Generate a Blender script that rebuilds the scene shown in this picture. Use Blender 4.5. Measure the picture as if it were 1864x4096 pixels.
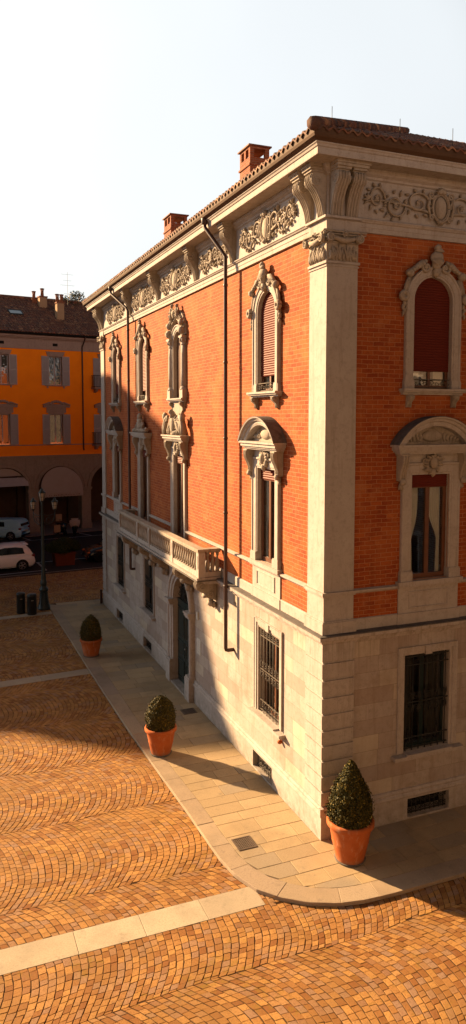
import bpy, math, random
import numpy as np
from mathutils import Matrix, Vector, noise
R = math.radians
random.seed(7); np.random.seed(7)
for o in list(bpy.data.objects): bpy.data.objects.remove(o)
C = bpy.context.scene.collection
S = bpy.context.scene
# ---------------------------------------------------------------- camera
cd = bpy.data.cameras.new('camera'); cam = bpy.data.objects.new('camera', cd); C.objects.link(cam)
CAM = Vector((-7.415, -13.151, 9.0)); PITCH = math.atan2(142, 1842); YAW = R(22.25)
cam.location = CAM
cam.rotation_euler = (R(90) - PITCH, 0, -YAW)
cd.sensor_fit = 'VERTICAL'; cd.sensor_height = 36; cd.lens = 36 * 1842 / 2575.4
cd.shift_y = -(1287.7 - 1190) / 2575.4
cd.clip_start = .1; cd.clip_end = 3000
S.camera = cam
# ---------------------------------------------------------------- light
SUN_EL = R(21.5); TRAVEL = Vector((.57, -.82, 0)).normalized()
w = bpy.data.worlds.new('World'); S.world = w; w.use_nodes = True
nt = w.node_tree; nt.nodes.clear()
sky = nt.nodes.new('ShaderNodeTexSky'); sky.sky_type = 'NISHITA'; sky.sun_disc = False
sky.sun_elevation = SUN_EL
sky.sun_rotation = math.atan2(-TRAVEL.x, -TRAVEL.y)
sky.air_density = 1.0; sky.dust_density = 8.0; sky.ozone_density = 1.0
bg = nt.nodes.new('ShaderNodeBackground'); bg.inputs['Strength'].default_value = .0095
wo = nt.nodes.new('ShaderNodeOutputWorld')
# bright thin haze on the side of the sky the low sun stands in
tc = nt.nodes.new('ShaderNodeTexCoord'); dp_ = nt.nodes.new('ShaderNodeVectorMath'); dp_.operation = 'DOT_PRODUCT'
nt.links.new(tc.outputs['Generated'], dp_.inputs[0]); dp_.inputs[1].default_value = Vector((.20, .96, .14)).normalized()
mr = nt.nodes.new('ShaderNodeMapRange'); mr.interpolation_type = 'SMOOTHSTEP'; nt.links.new(dp_.outputs['Value'], mr.inputs[0])
mr.inputs[1].default_value = .72; mr.inputs[2].default_value = .87; mr.inputs[3].default_value = 0; mr.inputs[4].default_value = 20.0
ns = nt.nodes.new('ShaderNodeTexNoise'); ns.inputs['Scale'].default_value = 1.6; ns.inputs['Detail'].default_value = 3; nt.links.new(tc.outputs['Generated'], ns.inputs['Vector'])
nr = nt.nodes.new('ShaderNodeMapRange'); nt.links.new(ns.outputs['Fac'], nr.inputs[0]); nr.inputs[1].default_value = .3; nr.inputs[2].default_value = .7; nr.inputs[3].default_value = .9; nr.inputs[4].default_value = 1.1
ml = nt.nodes.new('ShaderNodeMath'); ml.operation = 'MULTIPLY'; nt.links.new(mr.outputs[0], ml.inputs[0]); nt.links.new(nr.outputs[0], ml.inputs[1])
vm = nt.nodes.new('ShaderNodeVectorMath'); vm.operation = 'SCALE'; vm.inputs[0].default_value = (.94, .985, 1.0); nt.links.new(ml.outputs[0], vm.inputs['Scale'])
va = nt.nodes.new('ShaderNodeVectorMath'); va.operation = 'ADD'; nt.links.new(sky.outputs[0], va.inputs[0]); nt.links.new(vm.outputs[0], va.inputs[1])
# cool sky glow added beyond the left edge to brighten the shaded left facade
d3 = nt.nodes.new('ShaderNodeVectorMath'); d3.operation = 'DOT_PRODUCT'; nt.links.new(tc.outputs['Generated'], d3.inputs[0]); d3.inputs[1].default_value = Vector((-.9, .42, .10)).normalized()
m3 = nt.nodes.new('ShaderNodeMapRange'); m3.interpolation_type = 'SMOOTHSTEP'; nt.links.new(d3.outputs['Value'], m3.inputs[0]); m3.inputs[1].default_value = .80; m3.inputs[2].default_value = .97; m3.inputs[3].default_value = 0; m3.inputs[4].default_value = 52.0
v3_ = nt.nodes.new('ShaderNodeVectorMath'); v3_.operation = 'SCALE'; v3_.inputs[0].default_value = (.82, .92, 1.0); nt.links.new(m3.outputs[0], v3_.inputs['Scale'])
va3 = nt.nodes.new('ShaderNodeVectorMath'); va3.operation = 'ADD'; nt.links.new(va.outputs[0], va3.inputs[0]); nt.links.new(v3_.outputs[0], va3.inputs[1]); va = va3
# warm sky glow added low opposite the sun to brighten the orange building
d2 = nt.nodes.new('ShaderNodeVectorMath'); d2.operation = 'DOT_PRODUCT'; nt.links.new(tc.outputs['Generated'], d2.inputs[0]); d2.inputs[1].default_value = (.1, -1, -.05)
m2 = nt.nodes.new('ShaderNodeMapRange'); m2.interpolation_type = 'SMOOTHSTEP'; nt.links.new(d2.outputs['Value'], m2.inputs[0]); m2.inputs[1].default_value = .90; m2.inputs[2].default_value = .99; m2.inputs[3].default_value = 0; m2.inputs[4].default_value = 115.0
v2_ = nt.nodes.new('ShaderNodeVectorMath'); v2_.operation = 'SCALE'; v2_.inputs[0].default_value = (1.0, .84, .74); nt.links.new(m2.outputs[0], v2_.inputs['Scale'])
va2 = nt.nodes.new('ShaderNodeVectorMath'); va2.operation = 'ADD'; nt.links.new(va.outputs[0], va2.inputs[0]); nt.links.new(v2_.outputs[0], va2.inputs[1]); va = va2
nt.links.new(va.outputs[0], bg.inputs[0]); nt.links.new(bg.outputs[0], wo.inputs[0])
sl = bpy.data.lights.new('sun', 'SUN'); sun = bpy.data.objects.new('sun', sl); C.objects.link(sun)
sl.energy = 5.0; sl.angle = R(.95); sl.color = (1, .66, .34)
sun.rotation_euler = Vector((TRAVEL.x * math.cos(SUN_EL), TRAVEL.y * math.cos(SUN_EL), -math.sin(SUN_EL))).to_track_quat('-Z', 'Y').to_euler()
S.view_settings.view_transform = 'Standard'; S.view_settings.look = 'None'
S.view_settings.exposure = 2.1; S.view_settings.gamma = 1
S.render.engine = 'CYCLES'

# ---------------------------------------------------------------- materials
AL = .6      # overall albedo scale of the painted palette
def nodes(name):
    m = bpy.data.materials.new(name); m.use_nodes = True
    t = m.node_tree; b = t.nodes['Principled BSDF']
    return m, t, b
def N(t, typ, **kw):
    n = t.nodes.new(typ)
    for k, v in kw.items():
        if k in n.inputs: n.inputs[k].default_value = v
        else: setattr(n, k, v)
    return n
def mix(t, a, b, f, mode='MIX'):
    n = t.nodes.new('ShaderNodeMix'); n.data_type = 'RGBA'; n.blend_type = mode
    for i, v in ((6, a), (7, b), (0, f)):
        if isinstance(v, (int, float)): n.inputs[i].default_value = v
        elif isinstance(v, tuple): n.inputs[i].default_value = (*[min(1, q * AL) for q in v[:3]], 1)
        else: t.links.new(v, n.inputs[i])
    return n.outputs[2]
def ramp(t, src, p0, p1):
    n = t.nodes.new('ShaderNodeMapRange'); n.inputs[1].default_value = p0; n.inputs[2].default_value = p1
    t.links.new(src, n.inputs[0]); return n.outputs[0]
def noise_n(t, vec, scale, detail=4, rough=.6):
    n = N(t, 'ShaderNodeTexNoise', Scale=scale, Detail=detail, Roughness=rough); t.links.new(vec, n.inputs['Vector']); return n.outputs['Fac']
def bump(t, b, h, strength=.4, dist=.01):
    n = N(t, 'ShaderNodeBump', Strength=strength, Distance=dist); t.links.new(h, n.inputs['Height']); t.links.new(n.outputs[0], b.inputs['Normal'])
def pos(t): return t.nodes.new('ShaderNodeNewGeometry').outputs['Position']
def objc(t): return t.nodes.new('ShaderNodeTexCoord').outputs['Object']
def vmap(t, v, scale=(1, 1, 1), rot=(0, 0, 0)):
    n = t.nodes.new('ShaderNodeMapping'); n.inputs['Scale'].default_value = scale; n.inputs['Rotation'].default_value = rot
    t.links.new(v, n.inputs[0]); return n.outputs[0]
def plain(name, c1, c2=None, rough=.8, scale=3, bs=.3, bscale=60, metal=0, spec=.15, bd=.004):
    m, t, b = nodes(name); p = pos(t)
    c2 = c2 or tuple(x * .75 for x in c1)
    f = ramp(t, noise_n(t, p, scale), .3, .7)
    t.links.new(mix(t, c1, c2, f), b.inputs['Base Color'])
    b.inputs['Roughness'].default_value = rough; b.inputs['Metallic'].default_value = metal
    b.inputs['Specular IOR Level'].default_value = spec
    if bs: bump(t, b, noise_n(t, p, bscale, 3), bs, bd)
    return m
def uv_wall(t, p):
    s = t.nodes.new('ShaderNodeSeparateXYZ'); t.links.new(p, s.inputs[0])
    a = N(t, 'ShaderNodeMath', operation='ADD'); t.links.new(s.outputs[0], a.inputs[0]); t.links.new(s.outputs[1], a.inputs[1])
    c = t.nodes.new('ShaderNodeCombineXYZ'); t.links.new(a.outputs[0], c.inputs[0]); t.links.new(s.outputs[2], c.inputs[1])
    return c.outputs[0], s
def wobble(t, v, p, scale, amt):
    n = N(t, 'ShaderNodeTexNoise', Scale=scale, Detail=2); t.links.new(p, n.inputs['Vector'])
    s = N(t, 'ShaderNodeVectorMath', operation='SUBTRACT'); t.links.new(n.outputs['Color'], s.inputs[0]); s.inputs[1].default_value = (.5, .5, .5)
    k = N(t, 'ShaderNodeVectorMath', operation='SCALE'); t.links.new(s.outputs[0], k.inputs[0]); k.inputs['Scale'].default_value = amt
    a = N(t, 'ShaderNodeVectorMath', operation='ADD'); t.links.new(v, a.inputs[0]); t.links.new(k.outputs[0], a.inputs[1])
    return a.outputs[0]
def brick_tex(t, v, bw, bh, mort, c1=(0, 0, 0), c2=(1, 1, 1), bias=0, off=.5):
    n = t.nodes.new('ShaderNodeTexBrick'); t.links.new(v, n.inputs['Vector'])
    n.offset = off; n.inputs['Scale'].default_value = 1; n.inputs['Brick Width'].default_value = bw; n.inputs['Row Height'].default_value = bh
    n.inputs['Mortar Size'].default_value = mort; n.inputs['Mortar Smooth'].default_value = .2; n.inputs['Bias'].default_value = bias
    n.inputs['Color1'].default_value = (*c1, 1); n.inputs['Color2'].default_value = (*c2, 1); n.inputs['Mortar'].default_value = (.5, .5, .5, 1)
    return n
def mat_brick(name, bw=.27, bh=.0935, cols=((.50, .118, .028), (.36, .068, .018), (.60, .19, .05)), mortar=(.58, .27, .13)):
    m, t, b = nodes(name); p = pos(t); uv, s = uv_wall(t, p)
    v = wobble(t, uv, p, 2.2, .035); v = wobble(t, v, p, 9, .014)
    n = brick_tex(t, v, bw, bh, .006)
    n2 = brick_tex(t, v, bw, bh, .006, bias=.0); n2.offset = .5
    # second random per brick: shift whole bricks
    sh = vmap(t, v); sh.node.inputs['Location'].default_value = (bw * 34, bh * 58, 0)
    n3 = brick_tex(t, sh, bw, bh, .006)
    c = mix(t, cols[0], cols[1], n.outputs['Color'])
    c = mix(t, c, cols[2], ramp(t, n3.outputs['Color'], .8, 1.3))
    f = noise_n(t, p, 28, 4, .7)
    c = mix(t, c, tuple(x * .5 for x in cols[1]), ramp(t, f, .50, .82))
    big = noise_n(t, p, .9, 3)
    c = mix(t, c, tuple(x * 1.15 for x in cols[2]), ramp(t, big, .5, .9))
    c = mix(t, c, tuple(x * .5 for x in cols[1]), ramp(t, noise_n(t, vmap(t, p, (1.6, 1.6, .45)), 1.1, 6, .7), .56, .9))
    c = mix(t, c, (.66, .30, .13), ramp(t, noise_n(t, p, 1.7, 6, .75), .55, .9))
    c = mix(t, c, mortar, n.outputs['Fac'])
    t.links.new(c, b.inputs['Base Color']); b.inputs['Roughness'].default_value = .9; b.inputs['Specular IOR Level'].default_value = .2
    inv = N(t, 'ShaderNodeMath', operation='SUBTRACT'); inv.inputs[0].default_value = 1; t.links.new(n.outputs['Fac'], inv.inputs[1])
    ad = N(t, 'ShaderNodeMath', operation='ADD'); t.links.new(inv.outputs[0], ad.inputs[0])
    mu = N(t, 'ShaderNodeMath', operation='MULTIPLY'); t.links.new(noise_n(t, p, 35, 4), mu.inputs[0]); mu.inputs[1].default_value = 1.2
    t.links.new(mu.outputs[0], ad.inputs[1])
    bump(t, b, ad.outputs[0], .55, .009)
    return m
def dirt(t, p, c, col):
    """splash marks near the pavement and dark runs under the ledges"""
    s = t.nodes.new('ShaderNodeSeparateXYZ'); t.links.new(p, s.inputs[0])
    low = ramp(t, s.outputs[2], .55, 0.0); ru = ramp(t, s.outputs[2], 3.2, 4.35)
    cut = ramp(t, s.outputs[2], 4.5, 4.4)
    m1 = N(t, 'ShaderNodeMath', operation='MULTIPLY'); t.links.new(low, m1.inputs[0]); t.links.new(ramp(t, noise_n(t, p, 5, 5, .7), .35, .7), m1.inputs[1])
    m2 = N(t, 'ShaderNodeMath', operation='MULTIPLY'); t.links.new(ru, m2.inputs[0]); t.links.new(ramp(t, noise_n(t, vmap(t, p, (6, 6, .25)), 1.6, 5, .7), .48, .72), m2.inputs[1])
    m3 = N(t, 'ShaderNodeMath', operation='MULTIPLY'); t.links.new(m2.outputs[0], m3.inputs[0]); t.links.new(cut, m3.inputs[1])
    a = N(t, 'ShaderNodeMath', operation='MAXIMUM'); t.links.new(m1.outputs[0], a.inputs[0]); t.links.new(m3.outputs[0], a.inputs[1])
    k = N(t, 'ShaderNodeMath', operation='MULTIPLY'); t.links.new(a.outputs[0], k.inputs[0]); k.inputs[1].default_value = .75
    return mix(t, c, col, k.outputs[0])
def stone_col(t, p, c1, c2, stain, vert=True):
    f = ramp(t, noise_n(t, p, 1.6, 6, .65), .3, .72)
    c = mix(t, c1, c2, f)
    pv = vmap(t, p, (5, 5, .5)) if vert else p
    st = ramp(t, noise_n(t, pv, 1.3, 5, .7), .52, .78)
    c = mix(t, c, stain, N(t, 'ShaderNodeMath', operation='MULTIPLY').outputs[0] if False else st)
    c = mix(t, c, tuple(x * .8 for x in c2), ramp(t, noise_n(t, p, 7, 6, .75), .50, .72))
    sp = ramp(t, noise_n(t, p, 38, 3, .7), .60, .8)
    return mix(t, c, tuple(x * .55 for x in stain), sp)
def mat_stone(name, c1=(.62, .56, .52), c2=(.53, .465, .425), stain=(.40, .33, .28), bs=.35):
    m, t, b = nodes(name); p = pos(t)
    t.links.new(dirt(t, p, stone_col(t, p, c1, c2, stain), (.24, .19, .14)), b.inputs['Base Color'])
    b.inputs['Roughness'].default_value = .85; b.inputs['Specular IOR Level'].default_value = .15
    bump(t, b, noise_n(t, p, 45, 5, .7), bs, .006)
    return m
def mat_ashlar(name, bw=1.0, bh=.352):
    m, t, b = nodes(name); p = pos(t); uv, s = uv_wall(t, p)
    v = wobble(t, uv, p, 3, .008)
    mp = vmap(t, v); mp.node.inputs['Location'].default_value = (.2, -.335, 0)
    n = brick_tex(t, mp, bw, bh, .004, off=.37)
    n.squash = .8; n.squash_frequency = 3
    base = stone_col(t, p, (.60, .53, .48), (.50, .425, .385), (.37, .29, .24))
    c = mix(t, base, (.40, .30, .25), ramp(t, n.outputs['Color'], .4, 1.3))
    c = mix(t, c, (.72, .62, .48), ramp(t, n.outputs['Color'], .35, -.15))
    c = mix(t, c, (.34, .25, .18), ramp(t, noise_n(t, p, .8, 6, .7), .52, .85)); c = dirt(t, p, c, (.24, .18, .13))
    c = mix(t, c, (.26, .19, .13), N(t, 'ShaderNodeMath', operation='MULTIPLY').outputs[0] if False else ramp(t, n.outputs['Fac'], 0, 1.4))
    t.links.new(c, b.inputs['Base Color']); b.inputs['Roughness'].default_value = .85; b.inputs['Specular IOR Level'].default_value = .25
    inv = N(t, 'ShaderNodeMath', operation='SUBTRACT'); inv.inputs[0].default_value = 1; t.links.new(n.outputs['Fac'], inv.inputs[1])
    ad = N(t, 'ShaderNodeMath', operation='ADD'); t.links.new(inv.outputs[0], ad.inputs[0]); t.links.new(noise_n(t, p, 30, 5, .7), ad.inputs[1])
    bump(t, b, ad.outputs[0], .4, .008)
    return m
def mat_tint(name, lo, hi, third, rough=.85, bscale=40, bs=.5, moss=None, spec=.12, bd=.008):
    """per-stone random colour from the 'tint' attribute"""
    m, t, b = nodes(name); p = pos(t)
    a = t.nodes.new('ShaderNodeAttribute'); a.attribute_name = 'tint'
    sp = t.nodes.new('ShaderNodeSeparateColor'); t.links.new(a.outputs['Color'], sp.inputs[0])
    c = mix(t, lo, hi, sp.outputs[0])
    c = mix(t, c, third, ramp(t, sp.outputs[1], .62, 1.0))
    c = mix(t, c, tuple(x * .6 for x in lo), ramp(t, noise_n(t, p, 34, 5, .75), .48, .8))
    c = mix(t, c, tuple(x * .55 for x in hi), ramp(t, noise_n(t, p, .7, 6, .65), .46, .76))
    c = mix(t, c, (min(1, hi[0] * 1.15), hi[1] * 1.1, hi[2]), ramp(t, noise_n(t, p, .32, 4), .55, .8))
    c = mix(t, c, tuple(x * .55 for x in third), ramp(t, noise_n(t, p, 3.3, 6, .75), .58, .82))
    if moss:
        g = N(t, 'ShaderNodeMath', operation='MULTIPLY'); t.links.new(ramp(t, noise_n(t, p, .9, 3), .5, .72), g.inputs[0]); t.links.new(ramp(t, noise_n(t, p, 9, 3), .5, .68), g.inputs[1])
        c = mix(t, c, moss, g.outputs[0])
    t.links.new(c, b.inputs['Base Color']); b.inputs['Roughness'].default_value = rough; b.inputs['Specular IOR Level'].default_value = spec
    bump(t, b, noise_n(t, p, bscale, 5, .7), bs, bd)
    return m
def mat_glass(name, tint=(.8, .85, .85), gloss=.12):
    m = bpy.data.materials.new(name); m.use_nodes = True; t = m.node_tree; t.nodes.clear()
    o = t.nodes.new('ShaderNodeOutputMaterial'); tr = N(t, 'ShaderNodeBsdfTransparent'); tr.inputs[0].default_value = (*tint, 1)
    g = N(t, 'ShaderNodeBsdfGlossy', Roughness=.03); fr = N(t, 'ShaderNodeFresnel', IOR=1.5)
    ad = N(t, 'ShaderNodeMath', operation='ADD'); t.links.new(fr.outputs[0], ad.inputs[0]); ad.inputs[1].default_value = gloss
    nn = N(t, 'ShaderNodeBump', Strength=.06, Distance=.02); t.links.new(noise_n(t, pos(t), 2.5, 2), nn.inputs['Height']); t.links.new(nn.outputs[0], g.inputs['Normal'])
    mx = t.nodes.new('ShaderNodeMixShader'); t.links.new(ad.outputs[0], mx.inputs[0]); t.links.new(tr.outputs[0], mx.inputs[1]); t.links.new(g.outputs[0], mx.inputs[2])
    t.links.new(mx.outputs[0], o.inputs[0]); return m
def mat_roof(name, u='x'):
    m, t, b = nodes(name); p = pos(t)
    vo = N(t, 'ShaderNodeTexVoronoi', Scale=4.2); t.links.new(p, vo.inputs['Vector'])
    s = t.nodes.new('ShaderNodeSeparateColor'); t.links.new(vo.outputs['Color'], s.inputs[0])
    c = mix(t, (.30, .10, .045), (.14, .055, .035), s.outputs[0])
    c = mix(t, c, (.48, .24, .12), ramp(t, s.outputs[1], .7, 1.0))
    c = mix(t, c, (.07, .045, .035), ramp(t, noise_n(t, p, 2.2, 5), .45, .75))
    t.links.new(c, b.inputs['Base Color']); b.inputs['Roughness'].default_value = .85
    bump(t, b, noise_n(t, p, 40, 4), .4, .01)
    return m
M = dict(
    brick=mat_brick('weathered_brick'), stone=mat_stone('pale_limestone'), ashlar=mat_ashlar('ashlar_blocks'),
    carved=mat_stone('carved_stone', (.57, .49, .41), (.44, .37, .30), (.24, .19, .15), .5),
    dark_stone=mat_stone('dark_grey_stone', (.20, .18, .17), (.13, .12, .12), (.07, .065, .06), .5),
    gutter=plain('brown_painted_metal', (.15, .085, .05), (.11, .06, .035), .75, 2, .1, spec=.15),
    pipe=plain('copper_brown_pipe', (.085, .03, .018), (.055, .02, .013), .5, 4, .1, spec=.5),
    roof=mat_roof('terracotta_roof_tiles'),
    chimney=mat_brick('chimney_brick', .2, .07, ((.42, .12, .05), (.3, .07, .03), (.45, .2, .1)), (.4, .28, .2)),
    blind=plain('red_roller_blind', (.17, .026, .014), (.15, .022, .012), .6, 3, .05),
    wood=plain('brown_window_wood', (.20, .065, .022), (.14, .045, .016), .45, 6, .1, spec=.5),
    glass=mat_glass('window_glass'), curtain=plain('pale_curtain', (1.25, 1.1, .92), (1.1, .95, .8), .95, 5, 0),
    dimcurtain=plain('shaded_curtain', (.16, .14, .12), (.12, .11, .1), .95, 5, 0),  # dim copy of the curtain, shade put into its colour
    interior=plain('dark_interior', (.02, .017, .015), (.015, .012, .01), .95, 2, 0),
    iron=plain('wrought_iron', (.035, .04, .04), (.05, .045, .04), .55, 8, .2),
    iron_lit=plain('lit_tone_wrought_iron', (.20, .17, .14), (.12, .1, .085), .55, 8, .2),  # paler copy of the wrought iron, sunlight put into its colour
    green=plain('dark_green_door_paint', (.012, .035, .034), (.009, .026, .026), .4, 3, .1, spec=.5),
    terracotta=None,
    soil=plain('potting_soil', (.05, .03, .02), (.03, .02, .015), 1, 20, .6),
    leaf=None, paper=plain('white_notice', (.78, .74, .66), (.74, .7, .62), .7, 4, 0),
    orange=plain('orange_stucco', (1.6, .42, .01), (1.45, .36, .01), .9, 1.0, .15, 30),
    mauve=mat_stone('mauve_stone', (.56, .40, .33), (.48, .34, .28), (.38, .27, .22), .2),
    pier=mat_stone('arcade_stone', (.50, .38, .29), (.42, .32, .24), (.32, .23, .17), .3),
    shutter=plain('grey_louvre_paint', (.62, .54, .53), (.57, .49, .48), .7, 3, .05),
    awning=plain('beige_awning_cloth', (.62, .50, .42), (.58, .46, .38), .9, 2, .05),
    cream=plain('cream_plaster', (.6, .38, .22), (.5, .32, .19), .9, 2, .1),
    asphalt=plain('asphalt', (.05, .048, .046), (.04, .038, .037), .9, 3, .5, 90),
    paint=plain('white_road_paint', (.62, .64, .64), (.5, .5, .5), .7, 14, .1),
    carwhite=plain('white_car_paint', (1.2, 1.22, 1.26), (1.18, 1.2, 1.24), .25, 1, 0, spec=.6),
    carblue=plain('pale_blue_car_paint', (.52, .92, 1.15), (.50, .88, 1.1), .3, 1, 0, spec=.6),
    carblack=plain('black_car_paint', (.012, .014, .018), (.012, .014, .018), .15, 1, 0, spec=.7),
    carglass=plain('dark_car_glass', (.012, .015, .018), (.012, .015, .018), .06, 1, 0, spec=.8),
    tyre=plain('tyre_rubber', (.018, .018, .018), (.014, .014, .014), .8, 10, .1),
    rim=plain('alloy_rim', (.5, .5, .5), (.45, .45, .45), .45, 5, 0, metal=.8),
    redlight=plain('red_lamp_plastic', (.28, .02, .015), (.25, .02, .015), .2, 5, 0, spec=.6),
    amber=plain('amber_lamp_plastic', (.6, .16, .02), (.55, .14, .02), .2, 5, 0, spec=.6),
    lamppost=plain('green_cast_iron', (.020, .036, .034), (.015, .026, .025), .5, 8, .2, spec=.5),
    lampglass=plain('frosted_lantern_glass', (.62, .52, .42), (.55, .45, .36), .4, 4, 0),
    bin=plain('black_bin_metal', (.014, .018, .020), (.012, .015, .017), .4, 4, .05, spec=.5),
    planter=plain('rust_planter', (.22, .06, .03), (.17, .045, .022), .8, 5, .2),
    bluepanel=plain('sky_blue_panel', (.45, .62, .70), (.4, .56, .64), .15, 1, 0, spec=.7),
    far=plain('distant_plaster', (.27, .215, .185), (.24, .19, .165), .9, .5, 0),
    steel=plain('grate_steel', (.16, .11, .08), (.1, .07, .05), .5, 8, .3, spec=.5),
    sidewalk_joint=plain('joint_mortar', (.20, .14, .09), (.14, .10, .065), .95, 12, .4),
    sand=plain('joint_sand', (.085, .042, .02), (.13, .075, .035), 1, 5, .5),
)
def mat_pot():
    m, t, b = nodes('terracotta_pot'); p = pos(t)
    c = mix(t, (.62, .17, .05), (.48, .12, .035), ramp(t, noise_n(t, p, 3, 5), .3, .7))
    c = mix(t, c, (.66, .36, .22), ramp(t, noise_n(t, vmap(t, p, (5, 5, 1.2)), 1.6, 6, .75), .52, .8))
    c = mix(t, c, (.16, .07, .03), ramp(t, noise_n(t, p, 14, 5, .75), .60, .85))
    s = t.nodes.new('ShaderNodeSeparateXYZ'); t.links.new(p, s.inputs[0])
    k = N(t, 'ShaderNodeMath', operation='MULTIPLY'); t.links.new(ramp(t, s.outputs[2], .16, .0), k.inputs[0]); t.links.new(ramp(t, noise_n(t, p, 9, 4), .3, .7), k.inputs[1])
    c = mix(t, c, (.30, .2, .13), k.outputs[0])
    t.links.new(c, b.inputs['Base Color']); b.inputs['Roughness'].default_value = .85; b.inputs['Specular IOR Level'].default_value = .15
    bump(t, b, noise_n(t, p, 60, 4, .7), .3, .006); return m
M['terracotta'] = mat_pot()
M['cobble'] = mat_tint('porphyry_setts', (.31, .125, .042), (.64, .345, .115), (.42, .26, .17), .8, 60, .5, moss=(.34, .21, .035))
M['slab'] = mat_tint('pavement_slabs', (.48, .36, .22), (.66, .50, .31), (.42, .35, .27), .8, 30, .3, spec=.12)
M['granite'] = mat_tint('granite_kerb', (.46, .35, .25), (.56, .44, .32), (.42, .33, .27), .8, 70, .6)
M['whiteband'] = mat_tint('white_stone_band', (.60, .50, .37), (.70, .61, .47), (.54, .44, .33), .8, 50, .6)
def mat_leaf(name, a, b2, c3):
    m, t, b = nodes(name); p = pos(t)
    gi = t.nodes.new('ShaderNodeAttribute'); gi.attribute_name = 'tint'
    sp = t.nodes.new('ShaderNodeSeparateColor'); t.links.new(gi.outputs['Color'], sp.inputs[0])
    c = mix(t, a, b2, sp.outputs[0]); c = mix(t, c, c3, ramp(t, sp.outputs[1], .7, 1))
    t.links.new(c, b.inputs['Base Color']); b.inputs['Roughness'].default_value = .6; b.inputs['Specular IOR Level'].default_value = .2
    return m
M['leaf'] = mat_leaf('boxwood_leaves', (.028, .034, .008), (.09, .08, .013), (.30, .21, .028))
M['darkleaf'] = mat_leaf('hedge_leaves', (.03, .05, .015), (.06, .08, .02), (.09, .1, .03))

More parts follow.
